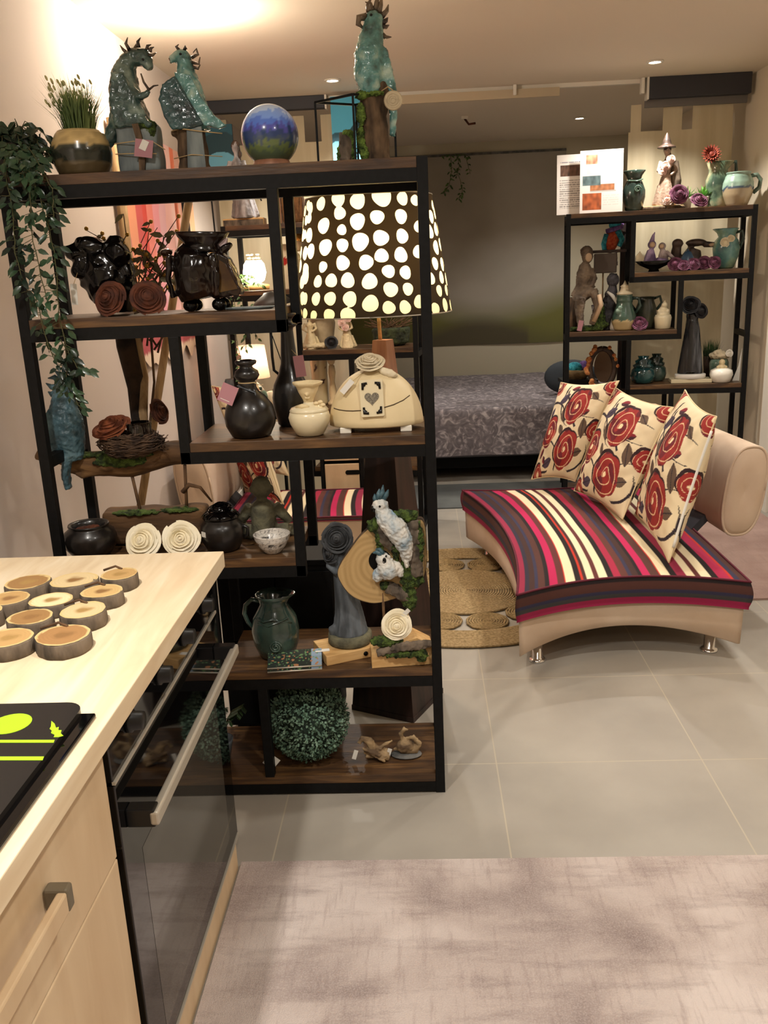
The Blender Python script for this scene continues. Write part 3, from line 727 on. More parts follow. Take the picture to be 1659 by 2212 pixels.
def cushion(name, lab, TL, TR, BL, BR, thick=.075, seed=1, flip=False, zipper=False, group='rose patterned cushions on the chaise', nsign=1):
    TL, TR, BL, BR = map(V, (TL, TR, BL, BR)); c = (TL+TR+BL+BR)/4; N = 190
    nrm = (BR-BL).cross(TL-BL).normalized()*nsign
    def pt(u, v, s):
        # corners pulled into points, sides slightly hollow
        pu, pv = 2*u-1, 2*v-1
        uu = .5+pu*.5*(1-.075*(1-pv*pv)); vv = .5+pv*.5*(1-.075*(1-pu*pu))
        p = BL.lerp(BR, uu).lerp(TL.lerp(TR, uu), vv)
        h = ((1-pu*pu)*(1-pv*pv)); h = h**.5*thick*(1+.12*noise.noise(V((u*3, v*3, seed))))
        h += .006*noise.noise(V((u*11, v*11, seed+5)))*min(1, h*30)
        return p-c+nrm*h*s
    t = Th(name, lab, 'cushion', loc=c, group=group)
    mb = MB().grid(lambda u, v: pt(u, v, 1), N, N); n1 = len(mb.v)
    mb.grid(lambda u, v: pt(u, v, -1), N, N, True)
    W1 = N+1
    def col(v, i):
        i = i % n1; return floral((i % W1)/N, (i//W1)/N, seed, flip)
    t.part('cover', mb, M['floral'], paint=col)
    rim = [pt(i/40, 0, 0) for i in range(41)]+[pt(1, i/40, 0) for i in range(1, 41)]+[pt(1-i/40, 1, 0) for i in range(1, 41)]+[pt(0, 1-i/40, 0) for i in range(1, 41)]
    t.part('seam', MB().tube(rim, .0035, 5), M['cream'])
    if zipper:
        z = [pt(1, .1+.8*i/20, 0)+V((.0, -.003, 0)) for i in range(21)]
        t.part('zip', MB().tube(z, .006, 6), M['whitetag'], label='pale zip along the seam')
    return t
zs = .375
cushion('cushion', 'rose cushion nearest the camera on the chaise, zip edge facing front', atX(1480, 842, 1.18), atX(1548, 900, 1.145), atZ(1372, 1110, zs), atZ(1445, 1215, zs), .085, 1, False, True)
cushion('cushion', 'middle rose cushion of the three leaning on the chaise back', atX(1330, 838, .99), atX(1455, 880, 1.14), atZ(1240, 1060, zs), V((.905, 3.93, zs)), .085, 2)
cushion('cushion', 'farthest rose cushion on the chaise, partly behind the middle one', atX(1212, 826, .79), V((.99, 4.47, .94)), atZ(1148, 1036, zs), V((.795, 4.56, zs+.03)), .07, 3)
cushion('cushion', 'upright rose cushion on the second chaise behind the seated monk figure', V((-1.06, 4.76, .80)), V((-.86, 4.50, .82)), V((-1.0, 4.72, .37)), V((-.74, 4.42, .37)), .06, 4, True, group='rose cushions on the second chaise')
cushion('cushion', 'rose cushion at the back of the second chaise, its corner seen beside the gourd bottle', V((-1.2, 5.0, .93)), V((-.93, 4.98, .93)), V((-1.04, 4.9, .42)), V((-.77, 4.86, .42)), .06, 5, group='rose cushions on the second chaise')
# ================================================================== bed
t = Th('bed', 'bed under a grey patterned spread in the back area below the backdrop', 'bed', loc=(.3, 6.27, 0))
def bedtop(u, v):
    x = (u-.5)*2.5; s = v*2.5
    if s < .33: return V((x+.004*sin(u*40), -.0+.012*sin(u*26)*(1-s/.33), .20+s))
    if s < .37: k = (s-.33)/.04; return V((x, .03*k, .53+.012*sin(k*PI/2)))
    return V((x, .03+(s-.37)*.9, .545+.006*noise.noise(V((u*8, v*6, 3)))))
bm_ = mat('brocade_spread', '5f585b', .85, c2='b0a6a6', c3='756d70', sc=13, lo=.36, hi=.68, dist=2.5, det=6)
t.part('bedspread', MB().grid(bedtop, 80, 70), bm_)
t.part('mattress', MB().box((0, 1.06, .35), (2.4, 2.0, .36), bev=.03), M['lightgrey'])
t.part('frame', MB().box((0, 1.06, .13), (2.2, 1.9, .09)), M['blackcab'])
for x in (-1, 1):
    for y in (.2, 1.9): t.part('leg', MB().box((x, y, .045), (.06, .06, .09)), M['blackcab'])
p, k = bp(1215, .56, 6.75)
t = Th('bolster_pillow', 'dark slate bolster pillow standing on the bed at right behind the shelves', 'pillow', loc=(p.x+.06, 6.75, .552))
t.part('cover', MB().ell((0, 0, .13), (.2, .09, .13), n=28, m=18).noise(.008, 6), M['bluegreyfab'])
# ================================================================== polka dot floor lamp
lp, lk = bp(815, 1.0, 2.93); LX, LY = lp.x, 2.93
lx = bp(802, 1.56, LY)[0].x
t = Th('floor_lamp', 'floor lamp with black and white polka dot shade on a tapered wooden column', 'floor lamp', loc=(lx, LY, 0))
def obelisk(z0, z1, w0, w1):
    vs = [(x*w/2, y*w/2, z) for z, w in ((z0, w0), (z1, w1)) for x, y in ((-1, -1), (1, -1), (1, 1), (-1, 1))]
    return MB().add(vs, [(3, 2, 1, 0), (4, 5, 6, 7), (0, 1, 5, 4), (1, 2, 6, 5), (2, 3, 7, 6), (3, 0, 4, 7)], False)
R30 = Matrix.Rotation(math.radians(-26), 4, 'Z'); sh = Matrix.Translation((.026, 0, 0))
t.part('column', obelisk(.02, 1.12, .245, .084).xf(sh@R30), M['lampwood'])
t.part('foot', obelisk(0, .02, .25, .25).xf(sh@R30), M['lampwood'])
t.part('column_top', obelisk(1.12, 1.31, .078, .05).xf(sh@R30), M['lampwood2'], label='reddish wooden top of the column')  # lighter wood than the column stands for the lamplight here
t.part('stem', MB().tube([(.018, 0, 1.31), (.014, 0, 1.44)], .0065, 10), M['pinewood'])
t.part('bulb_holder', MB().lathe([(.02, 1.43), (.02, 1.5), (.012, 1.51), (.001, 1.51)], 14), M['white'])
zb, zt, rb, rt = 1.395, 1.752, .254, .200
# dot centres (angle about the axis, height, radius) read off the shade
DOTS = []
rr = random.Random(5)
def dotpx(px, py, r):
    for it in range(3):
        z = zb+(zt-zb)*(683-py)/(683-430); z = max(zb, min(zt, z))
    R = rb+(rt-rb)*(z-zb)/(zt-zb); s = (px-802)/1900*2.78/R*1.0
    s = max(-.995, min(.995, s)); DOTS.append((math.asin(s), z, r*1.28e-3))
for px, py, r in ((709, 446, 15), (747, 440, 17), (787, 446, 18), (836, 440, 22), (877, 444, 15), (749, 468, 15), (713, 491, 18), (752, 502, 12), (785, 487, 18), (825, 480, 16), (873, 480, 16), (715, 535, 19), (752, 533, 15), (789, 528, 20), (831, 522, 18), (874, 520, 16), (708, 575, 13), (751, 569, 17), (799, 570, 17), (831, 558, 16), (870, 558, 17), (695, 605, 14), (725, 604, 16), (760, 605, 17), (805, 609, 18), (844, 590, 15), (878, 594, 15), (689, 641, 15), (721, 641, 16), (763, 643, 17), (805, 654, 19), (847, 627, 17), (882, 628, 14), (842, 664, 15), (875, 665, 15), (717, 675, 15), (757, 678, 19), (678, 445, 12), (680, 472, 12), (680, 505, 13), (681, 541, 17), (665, 592, 19), (662, 640, 14), (905, 553, 15), (904, 656, 15), (661, 672, 12), (682, 676, 12), (667, 505, 11), (667, 540, 12)): dotpx(px, py, r)
rows = [(1.725, .02), (1.69, .022), (1.645, .024), (1.595, .026), (1.545, .024), (1.5, .026), (1.455, .025), (1.415, .026)]
for j, (z, r) in enumerate(rows):
    a = .80+.11*(j % 2)
    while a < TAU-.92:
        DOTS.append((a, z+rr.uniform(-.009, .009), r*rr.uniform(.65, .88))); a += .255+rr.uniform(-.01, .03)
NS, MS = 300, 70
def shade_pts():
    vs = []
    for j in range(MS+1):
        z = zb+(zt-zb)*j/MS; R = rb+(rt-rb)*j/MS
        for i in range(NS): a = TAU*i/NS; vs.append((R*sin(a), -R*cos(a), z))
    return vs
mb = MB().add(shade_pts(), [(j*NS+i, j*NS+(i+1) % NS, (j+1)*NS+(i+1) % NS, (j+1)*NS+i) for j in range(MS) for i in range(NS)])
def dotval(v, i):
    a = math.atan2(v.x, -v.y); R = math.hypot(v.x, v.y); best = -1
    for da, dz, r in DOTS:
        d = (a-da+PI) % TAU-PI
        if abs(d)*R > r*1.6 or abs(v.z-dz) > r*1.6: continue
        x, y = d*R, v.z-dz; th = math.atan2(y, x)
        q = 1-math.hypot(x, y)/(r*(1+.05*sin(3*th+dz*90)+.04*sin(2*th+da*9)))
        best = max(best, q)
    s = max(0, min(1, .5+best*2.0))
    return (s, s, s)
ms, nt, b = newmat('polka_shade'); L = nt.links.new
at = nd(nt, 'ShaderNodeAttribute'); at.attribute_name = 'col'
st = nd(nt, 'ShaderNodeMath', operation='GREATER_THAN'); st.inputs[1].default_value = .5; L(at.outputs['Fac'], st.inputs[0])
b.inputs['Base Color'].default_value = rgba('17130f'); b.inputs['Roughness'].default_value = .9
tr_ = nd(nt, 'ShaderNodeBsdfTranslucent'); tr_.inputs['Color'].default_value = rgba('f3e2b4')
tb = nd(nt, 'ShaderNodeBsdfTranslucent'); tb.inputs['Color'].default_value = rgba('2b2113')
wd = nd(nt, 'ShaderNodeBsdfDiffuse'); wd.inputs['Color'].default_value = rgba('efe0ba')
m1 = nd(nt, 'ShaderNodeMixShader'); m1.inputs[0].default_value = .7; L(wd.outputs[0], m1.inputs[1]); L(tr_.outputs[0], m1.inputs[2])
m3 = nd(nt, 'ShaderNodeMixShader'); m3.inputs[0].default_value = .4; L(b.outputs[0], m3.inputs[1]); L(tb.outputs[0], m3.inputs[2])
m2 = nd(nt, 'ShaderNodeMixShader'); L(st.outputs[0], m2.inputs[0]); L(m3.outputs[0], m2.inputs[1]); L(m1.outputs[0], m2.inputs[2])
L(m2.outputs[0], nt.nodes['Material Output'].inputs['Surface'])
sh_ = t.part('lamp_shade', mb, ms, paint=dotval)
t.part('shade_wire', MB().tube([(rb*sin(TAU*i/60), -rb*cos(TAU*i/60), zb) for i in range(61)], .002, 5).tube([(rt*sin(TAU*i/60), -rt*cos(TAU*i/60), zt) for i in range(61)], .002, 5).tube([(0, 0, 1.5), (rt, 0, zt-.02)], .002, 5).tube([(0, 0, 1.5), (-rt*.5, rt*.86, zt-.02)], .002, 5).tube([(0, 0, 1.5), (-rt*.5, -rt*.86, zt-.02)], .002, 5), M['steel'], par=sh_)
t.part('bulb', MB().ell((0, 0, 1.55), .035), mat('bulb_glow', 'ffe2ae', .5, emit=12))
LAMP = V((lx, LY, 1.56))
# ================================================================== low black cabinet behind the shelves
xl_, xr_ = bp(484, .3, 2.72)[0].x, bp(722, .5, 2.72)[0].x
t = Th('low_cabinet', 'low black cabinet on the floor right behind the lower shelves', 'cabinet', loc=((xl_+xr_)/2, 2.82, 0))
w = xr_-xl_; zc = atY(690, 1166, 2.93).z-.02
t.part('carcass', MB().box((0, 0, (zc+.03)/2), (w, .2, zc-.03), bev=.004), M['blackcab']); t.part('top', MB().box((0, 0, zc+.01), (w+.02, .22, .02), bev=.003), M['blackcab'])
t.part('door', MB().box((-w/4, -.102, zc/2+.01), (w/2-.008, .012, zc-.06), bev=.002), M['blackcab']); t.part('door', MB().box((w/4, -.102, zc/2+.01), (w/2-.008, .012, zc-.06), bev=.002), M['blackcab'])
for x in (-.4, .4): t.part('foot', MB().box((x*w, 0, .015), (.04, .16, .03)), M['blackcab'])
# drawer chest behind the second chaise
px_, k_ = bp(742, .4, 5.0)
t = Th('drawer_chest', 'small pale wood chest with a slot handle, far behind the lamp column', 'drawers', loc=(px_.x, 4.975, 0))
w = 84*k_
t.part('frame', MB().box((-w/2, 0, .33), (.02, .12, .66)).box((w/2, 0, .33), (.02, .12, .66)).box((0, .05, .33), (w, .02, .66)), M['black'])
for z, h in ((.56, .15), (.385, .16), (.2, .16)):
    d = t.part('drawer', MB().box((0, -.05, z), (w-.03, .02, h), bev=.003), M['lightwood_v'])
    t.part('slot_handle', MB().prism(rrect(.085, .026, .0125), -.062, -.059).xf(Matrix.Translation((w*.27, 0, z+.03))), M['blackcab'], par=d, label='black slot handle')
# ================================================================== nearest shelving unit: top board
ZT, ZA, ZB_, ZC_, ZD, ZE = LV
def hang_tag(t, x, y, z, w, h, m, par=None, rot=0.1, twine=None, lab=None, mk=True):
    mb = tagcard(w, h, .8).xf(Matrix.Translation((x, y, z)) @ Matrix.Rotation(rot, 4, 'Y'))
    o = t.part('tag', mb, m, par=par, label=lab)
    if twine: t.part('twine', MB().tube([V((x, y, z-2)), V(twine)], .7, 5), M['twine'], par=o)
    return o
# ivy in a dark pot
t = Th('ivy_plant', 'trailing ivy in a dark pot at the far left of the top board', 'plant', 42, ZT, 2.46)
t.part('pot', MB().lathe([(30, 0), (38, 20), (42, 55), (44, 72), (40, 74), (36, 66), (.1, 62)], 24), M['blackclay'])
st_, lf = MB(), MB()
for i in range(26):
    rr = random.Random(i); a = rr.random()*TAU; r = rr.uniform(20, 62)
    pts = [(rr.uniform(-15, 15), rr.uniform(-10, 10), 62), (r*.6*cos(a), r*.5*sin(a), rr.uniform(80, 125)), (r*1.15*cos(a)+8, r*.7*sin(a), rr.uniform(40, 110)), (r*1.5*cos(a)+14, r*.8*sin(a)-10, rr.uniform(-10, 60))]
    vine(st_, lf, pts, 22, 28, i, 1.0)
F_ = -122  # strands hang in front of the board
for i, (pts, n) in enumerate(((((10, -40, 70), (45, F_+25, 30), (70, F_, -20), (62, F_, -130), (75, F_, -250)), 70), (((20, -40, 70), (60, F_+20, 25), (90, F_, -40), (104, F_, -150), (96, F_, -260), (100, F_, -360)), 76), (((0, -40, 70), (20, F_+20, 30), (28, F_, -40), (22, F_, -150), (40, F_, -260)), 60), (((40, -40, 70), (90, F_+20, 20), (118, F_, -30), (112, F_, -90)), 26), (((50, F_, -230), (60, F_, -330), (80, F_, -400), (88, F_, -430)), 36), (((92, F_, -330), (118, F_, -390), (140, F_, -400)), 14), (((98, F_, -360), (92, F_, -430), (118, F_, -480)), 20))):
    vine(st_, lf, pts, int(n*1.35), 27, 50+i, 1.1, 1.35)
t.part('stems', st_, M['stem']); t.part('leaves', lf, M['leaf'])
# ornamental grass in striped pot
t = Th('potted_grass', 'ornamental grass in a rounded cream and dark striped pot on the top board', 'potted plant', 184, ZT, 2.45)
prof = [(40, 0), (52, 6), (60, 25), (63, 48), (60, 70), (52, 86), (46, 93), (42, 92), (40, 84), (.1, 82)]
def potcol(v, i):
    z = v.z+3*noise.noise(v*.05); n = noise.noise(v*.09)
    if z < 30: return tuple(x*(.9+.2*n) for x in hx('5f5138'))
    if z < 60: return tuple(x*(.9+.3*n) for x in hx('262a22')) if z < 54 else hx('3a3d30')
    return tuple(x*(.95+.15*n+.15*sin(z*1.3)) for x in hx('b89f6c'))
pf = []
for i in range(len(prof)-1):
    for j in range(4): pf.append((prof[i][0]+(prof[i+1][0]-prof[i][0])*j/4, prof[i][1]+(prof[i+1][1]-prof[i][1])*j/4))
pf.append(prof[-1]); t.part('pot', MB().lathe(pf, 40), M['paintedcol'], paint=potcol)
t.part('grass_blades', grass(430, 32, 118, 62, 1.4, 4, 82), M['grassm'])
sd = MB()
for i in range(46):
    rr = random.Random(i+9); a = rr.random()*TAU; x, y = -28+rr.uniform(-34, 60), rr.uniform(-20, 20); z = rr.uniform(140, 196)
    sd.ell((x, y, z), (2.6, 2.6, 6), (0, -.4, 0), 6, 5)
t.part('seed_heads', sd, mat('seed_heads', '9c9a63', .8, c2='c6c08e', sc=30))
# horned dragon on a slab post
t = Th('dragon_figure', 'horned verdigris dragon figure seated on a slab post with pink tag', 'figurine', 310, ZT, 2.47)
po = MB().box((0, 0, 54), (88, 60, 108), bev=6)
for i in range(1): pass
po = fuse(po, 5, 1).noise(5, .03, 2); zm = min(v.z for v in po.v); po.xf(Matrix.Translation((0, 0, -zm)))
post = t.part('slab_post', po, M['slab'])
t.part('bark_edge', MB().prism([(2, 4), (14, 4), (20, 50), (12, 108), (0, 108), (6, 60)], -38, -30).noise(2, .05), M['bark'], par=post)
t.part('moss', fuse(MB().ell((20, -20, 106), (28, 18, 12)).ell((36, -26, 92), (10, 8, 14)), 4, 0).noise(5, .25), M['moss'], par=post)
f = MB()
f.tube([(-10, 0, 104), (-14, 0, 130), (-20, 0, 165), (-20, 0, 198), (-17, 0, 225), (-8, 0, 245), (10, 0, 258), (26, 0, 257), (34, -2, 244), (38, -4, 231)], [40, 40, 36, 31, 26, 20, 18, 18, 14, 9], 16)
f.ell((18, 0, 257), (21, 17, 17)); f.tube([(16, 0, 250), (36, -3, 240), (41, -4, 226)], [15, 11, 7], 12)
f.tube([(-28, 6, 140), (-46, 6, 112), (-62, 2, 86), (-76, -4, 66), (-78, -4, 58)], [30, 22, 16, 11, 6], 12)
f.tube([(8, -22, 150), (20, -30, 118), (34, -36, 104), (40, -40, 106)], [12, 10, 7, 4], 10)
f.tube([(-4, -18, 190), (16, -26, 165), (32, -28, 170), (40, -28, 178)], [11, 9, 8, 5], 10)
f.prism([(-34, 220), (-10, 216), (8, 170), (22, 112), (-6, 102), (-40, 106), (-44, 160)], -38, -24); f.prism([(-34, 220), (-10, 216), (8, 170), (22, 112), (-6, 102), (-40, 106), (-44, 160)], 24, 38)
t.part('body', fuse(f, 2.6, 3).noise(2.2, .11, 3), M['teal'])
h = MB()
for p in ([(2, -8, 268), (-4, -10, 282), (2, -12, 294)], [(-8, 6, 266), (-16, 8, 274), (-22, 8, 284)], [(22, -10, 272), (22, -12, 284), (29, -12, 292)], [(44, -8, 262), (47, -8, 270), (54, -8, 272)], [(40, -6, 256), (50, -8, 256), (57, -8, 260)], [(38, -6, 268), (40, -6, 276), (48, -6, 278)], [(2, 8, 266), (8, 10, 276), (14, 10, 288)]): t.part('horn', MB().tube(p, [4.5, 3.4, .8], 8), M['horn'])
t.part('eye', MB().ell((30, -14, 246), 3), M['blackglaze']); t.part('held_twig', MB().tube([(40, -28, 178), (30, -28, 196), (26, -28, 214)], [3, 2.6, 1.6], 7).tube([(40, -28, 180), (50, -28, 187), (60, -28, 188)], [2.6, 2, 1.2], 7), M['horn'])
tw = MB().tube([(-45, -33, 68), (0, -44, 70), (38, -36, 68), (52, -34, 58), (62, -34, 50)], 1.2, 6).tube([(-45, -33, 46), (0, -42, 44), (44, -36, 42)], 1.2, 6)
t.part('twine', tw, M['twine'], par=post)
t.o.scale = (1, 1, .91)
g_ = hang_tag(t, 24, -47, 72, 38, 38, M['pinktag'], rot=.18, lab='dusky pink tag with white sticker')
t.part('sticker', MB().box((22, -48, 60), (15, .6, 22), rot=(0, .5, 0)), M['whitetag'], par=g_)
# parrot with spread wings on a log
t = Th('parrot_figure', 'verdigris parrot figure with folded out wing on a log, left of the blue globe', 'figurine', 428, ZT, 2.47)
po = fuse(MB().tube([(-8, 0, 0), (-6, 0, 50), (-8, 0, 100)], [34, 32, 30], 14).ell((-38, -12, 84), (10, 10, 8)), 4, 1).noise(4, .05, 4); zm = min(v.z for v in po.v); po.xf(Matrix.Translation((0, 0, -zm)))
post = t.part('log', po, M['bark'])
t.part('slab_face', MB().prism([(-12, 4), (26, 2), (24, 96), (-6, 96)], -38, -33).noise(1.5, .05), M['slab'], par=post)
t.part('twine', MB().tube([(-44, -20, 92), (-20, -38, 94), (20, -42, 86), (66, -30, 80)], 1.4, 6).tube([(-44, -20, 32), (0, -42, 36), (62, -30, 30)], 1.1, 6), M['twine'], par=post)
f = MB()
f.tube([(6, 0, 92), (4, 0, 130), (-2, 0, 175), (-4, 0, 210), (-6, 0, 235), (-8, 0, 250)], [30, 32, 30, 22, 17, 16], 16)
f.ell((-12, 0, 254), (19, 16, 16)); f.tube([(-22, -2, 256), (-32, -3, 250), (-34, -3, 240)], [9, 8, 3], 10)
wl = [(-24, 216), (10, 208), (30, 160), (52, 120), (78, 96), (60, 90), (30, 100), (6, 120), (-14, 170)]
f.prism(wl, -34, -24)
f.prism([(-30, 200), (-50, 188), (-58, 160), (-50, 120), (-36, 92), (-20, 92), (-14, 150)], -12, 10)
t.part('body', fuse(f, 2.6, 3).noise(2, .1, 5), M['tealbright'])
f = MB(); f.prism([(-30, 202), (-50, 190), (-60, 160), (-52, 120), (-38, 92), (6, 92), (30, 100), (2, 160), (-20, 206)], -41, -33)
t.part('dark_wing', fuse(f, 2.6, 3).noise(1.5, .12, 5), M['tealdark'], label='dark inner wing')
h = MB()
for p in ([(-14, -4, 266), (-20, -5, 275), (-14, -6, 279)], [(-4, -4, 266), (0, -5, 274), (2, -5, 268)], [(10, -4, 250), (24, -5, 256), (22, -5, 268), (14, -5, 260)], [(10, -3, 240), (24, -5, 236), (28, -5, 250)], [(8, -3, 232), (22, -5, 226), (27, -5, 234)], [(-30, -4, 256), (-36, -5, 250), (-34, -5, 240)]): t.part('beak' if p[0][0] == -30 else 'crest_feather', MB().tube(p, [4, 3.4, 2.2, 1][:len(p)] if len(p) > 3 else [4, 3, 1], 8), M['horn'])
t.part('eye', MB().ell((-10, -16, 256), 3), M['blackglaze']); t.o.scale = (1, 1, .9)
# blue globe on a ring
t = Th('glazed_globe', 'blue and green glazed ceramic globe resting on a wooden ring', 'globe', 588, ZT, 2.46)
def globe(v, i):
    n = noise.noise(v*.05)*10+noise.noise(V((v.x*.16, v.y*.16, v.z*.03)))*14; z = v.z+n
    for lim, c in ((32, '5a6a52'), (46, '6a7a4e'), (56, '3d5068'), (70, '2f4576'), (82, '5054b0'), (96, '557ad8'), (110, '7ba2ee'), (200, 'b0ccf8')):
        if z < lim: return hx(c)
    return hx('8aa6dc')
t.part('sphere', MB().ell((0, 0, 66), (61, 61, 63), n=72, m=48), M['paintedcol'], paint=globe)
t.part('stand_ring', MB().lathe([(26, 0), (40, 0), (42, 6), (37, 18), (31, 16), (26, 6)], 30), M['lampwood2'])
# wire cage
t = Th('wire_cage', 'open black wire box frame around the mossy log stump on the top board', 'frame', 772, ZT, 2.47)
c4 = [(-86, 22), (0, -46), (84, 8), (-2, 76)]
w = MB()
for i in range(4):
    a, b = c4[i], c4[(i+1) % 4]; zs_ = (118, 142, 112, 120)
    w.bar((a[0], a[1], 0), (a[0], a[1], 132), 4.5); w.bar((a[0], a[1], 132), (b[0], b[1], 132), 4.5); w.bar((a[0], a[1], 2), (b[0], b[1], 2), 4.5)
t.part('wire_frame', w, M['black'])
t = Th('mossy_stump', 'small bark stump with moss standing in the wire cage', 'stump', 750, ZT, 2.475)
po = fuse(MB().tube([(0, 0, 2), (0, 0, 35), (0, 0, 66)], [19, 18, 12], 12), 3, 1).noise(4, .09, 6); zm = min(v.z for v in po.v); po.xf(Matrix.Translation((0, 0, -zm)))
t.part('bark', po, M['barkgrey'])
t.part('moss', fuse(MB().ell((14, -4, 30), (8, 10, 32)).ell((4, -2, 62), (14, 12, 10)).ell((-14, -4, 20), (7, 8, 20)), 3, 0).noise(4, .3, 1), M['mossbright'])
t = Th('parrot_figure', 'tall turquoise crested parrot figure on a mossy bark log inside the wire cage', 'figurine', 812, ZT, 2.46)
po = fuse(MB().tube([(0, 6, 0), (-2, 6, 80), (0, 6, 158)], [32, 31, 30], 14).ell((22, -8, 160), (16, 14, 22)), 3.6, 1).noise(4, .06, 7); zm = min(v.z for v in po.v); po.xf(Matrix.Translation((0, 0, -zm)))
post = t.part('bark_log', po, M['bark'])
t.part('moss', fuse(MB().ell((-24, -22, 150), (14, 12, 10)).ell((-26, -22, 110), (10, 8, 26)).ell((-28, -18, 50), (9, 8, 40)).ell((-22, -22, 20), (10, 8, 20)).ell((0, -24, 152), (26, 10, 6)), 3, 0).noise(4, .25, 2), M['mossbright'], par=post)
f = MB()
f.tube([(-4, -8, 150), (-6, -10, 190), (-4, -8, 240), (2, -4, 280), (8, -2, 310), (10, -2, 325)], [22, 32, 31, 25, 20, 17], 16)
f.ell((8, -4, 312), (20, 18, 22)); 
f.prism([(14, 262), (34, 250), (44, 200), (52, 150), (40, 140), (26, 180)], -20, 14)
f.tube([(34, 6, 170), (42, 8, 120), (38, 10, 60)], [12, 9, 7], 10)
t.part('body', fuse(f, 2.6, 3).noise(2.4, .12, 8), M['tealbright'])
t.part('beak', MB().tube([(-6, -8, 320), (-22, -10, 318), (-24, -10, 305), (-14, -10, 296)], [9, 8, 6, 2], 10), M['horn'])
for p in ([(6, -4, 330), (2, -6, 348), (-8, -6, 352)], [(12, -2, 330), (16, -2, 352), (22, -2, 372)], [(18, -2, 326), (24, -2, 345), (28, -2, 368)], [(24, -2, 320), (36, -2, 332), (40, -2, 345)], [(24, -2, 306), (34, -2, 312), (38, -2, 318)], [(24, -2, 300), (34, -2, 298), (40, -2, 302)], [(22, -2, 284), (32, -2, 276), (44, -2, 276)], [(0, -4, 330), (-2, -4, 346), (6, -4, 362)]): t.part('crest_feather', MB().tube(p, [7, 5, 1], 8), M['horn'])
t.part('eye', MB().ell((4, -20, 320), 3), M['blackglaze']); t.o.scale = (1, 1, .885)
t = Th('hanging_disc', 'round whitish coiled disc ornament hanging at the side of the mossy log', 'ornament', 854, ZT, 2.40)
d = MB().lathe([(.1, -3), (17, -3), (20, 0), (17, 3), (.1, 3)], 26).xf(Matrix.Translation((0, 0, 118)) @ Matrix.Rotation(PI/2, 4, 'X'))
for r in (5, 9.5, 14): d.tube([(r*cos(TAU*i/24), -3.4, 118+r*sin(TAU*i/24)) for i in range(25)], 1.3, 5)
t.part('disc', d, M['rosewhite2']); t.part('twine', MB().tube([(0, -1, 138), (-10, 4, 146), (-24, 12, 140)], 1.2, 6), M['twine'])
# ================================================================== second board
t = Th('crumpled_vase', 'glossy black crumpled ceramic vase with paper tag on the second board', 'vase', 240, ZA, 2.48)
f = MB().tube([(14, 0, 2), (10, 0, 40), (0, 0, 90), (-4, 0, 130)], [34, 48, 58, 40], 18)
rr = random.Random(3)
for x, z, a, b in ((-46, 128, 26, 18), (-20, 140, 34, 20), (18, 138, 34, 16), (42, 122, 24, 22), (-36, 96, 30, 22), (30, 90, 34, 26), (-28, 66, 26, 18), (38, 56, 26, 20), (8, 30, 44, 14), (-62, 138, 14, 6), (52, 90, 12, 16)):
    f.ell((x, rr.uniform(-30, 0), z), (a, 28, b), (0, rr.uniform(-.6, .6), 0))
t.part('body', fuse(f, 3, 2).noise(7, .045, 9), M['blackglaze'])
zmin = min(v.co.z for v in t.o.children[0].data.vertices)
for v in t.o.children[0].data.vertices: v.co.z -= zmin
hang_tag(t, -49, -64, 68, 13, 42, M['whitetag'], rot=.05, twine=(-42, -52, 90))
for px, R, ax, sd, lab in ((248, 34, (-.3, -1, .35), 3, 'rust brown dried rose lying under the black crumpled vase'), (322, 34, (.35, -1, .5), 7, 'rust brown dried rose right of the other, beside the smoky brown vase')):
    t = Th('dried_rose', lab, 'rose', px, ZA, 2.37, group='rust roses on the second board')
    t.part('bloom', rose(R, sd, ax), M['rosebrown'])
    t.part('stem', MB().tube([(0, 8, 16), (-20, 22, 8), (-44, 40, 3)], [3, 2.4, 2], 6), M['twig'])
t = Th('footed_vase', 'smoky brown glossy footed vase with tilted lid and panels on the second board', 'vase', 440, ZA, 2.47)
f = MB()
f.tube([(-4, 0, 26), (-6, 0, 40), (-4, 0, 90), (-2, 0, 118), (2, 0, 126)], [56, 64, 70, 64, 50], 20, .72)
f.prism([(44, 122), (66, 108), (90, 40), (84, 30), (30, 26), (30, 110)], -26, 26)
f.ell((-66, -10, 124), (14, 14, 9)); f.ell((62, -10, 128), (16, 12, 8), (0, -.5, 0))
for x in (-28, -6, 20, 44, -60): f.tube([(x*.9, -44+abs(x)*.18, 30), (x, -50+abs(x)*.25, 74), (x*.9, -44+abs(x)*.2, 120)], 6, 8)
b0 = t.part('body', fuse(f, 2.8, 2).noise(2.4, .07, 2), M['brownglaze'])
t.part('amber_panel', MB().box((6-20, -49, 72), (34, 4, 56), bev=2), M['amber'], par=b0); t.part('amber_panel', MB().prism([(50, 104), (62, 96), (84, 44), (44, 38)], -30, -24), M['amber'], par=b0)
t.part('collar', MB().lathe([(44, 122), (38, 130), (36, 138), (52, 152), (58, 162), (54, 163), (34, 142), (.1, 140)], 30, (4, 0, 0), sy=.72).xf(Matrix.Rotation(.05, 4, 'Y')), M['brownglaze'])
for x, y in ((-22, -22), (40, -22), (-22, 24), (40, 24)): t.part('foot', MB().ell((x, y, 13.2), (16, 13, 13.2)), M['blackglaze'])
t.part('paper', MB().box((50, 2, 142), (26, 10, 22), rot=(0, .4, 0), bev=3), mat('pink_paper', 'c9b2b2', .8), label='pale crumpled paper at the rim')
t = Th('slate_plate', 'thin dark slate plate lying beside the smoky footed vase', 'plate', 540, ZA, 2.46)
t.part('plate', MB().lathe([(.1, 0), (48, 0), (58, 4), (57, 5.5), (46, 2.5), (.1, 2)], 36, sy=.55), M['slab'])
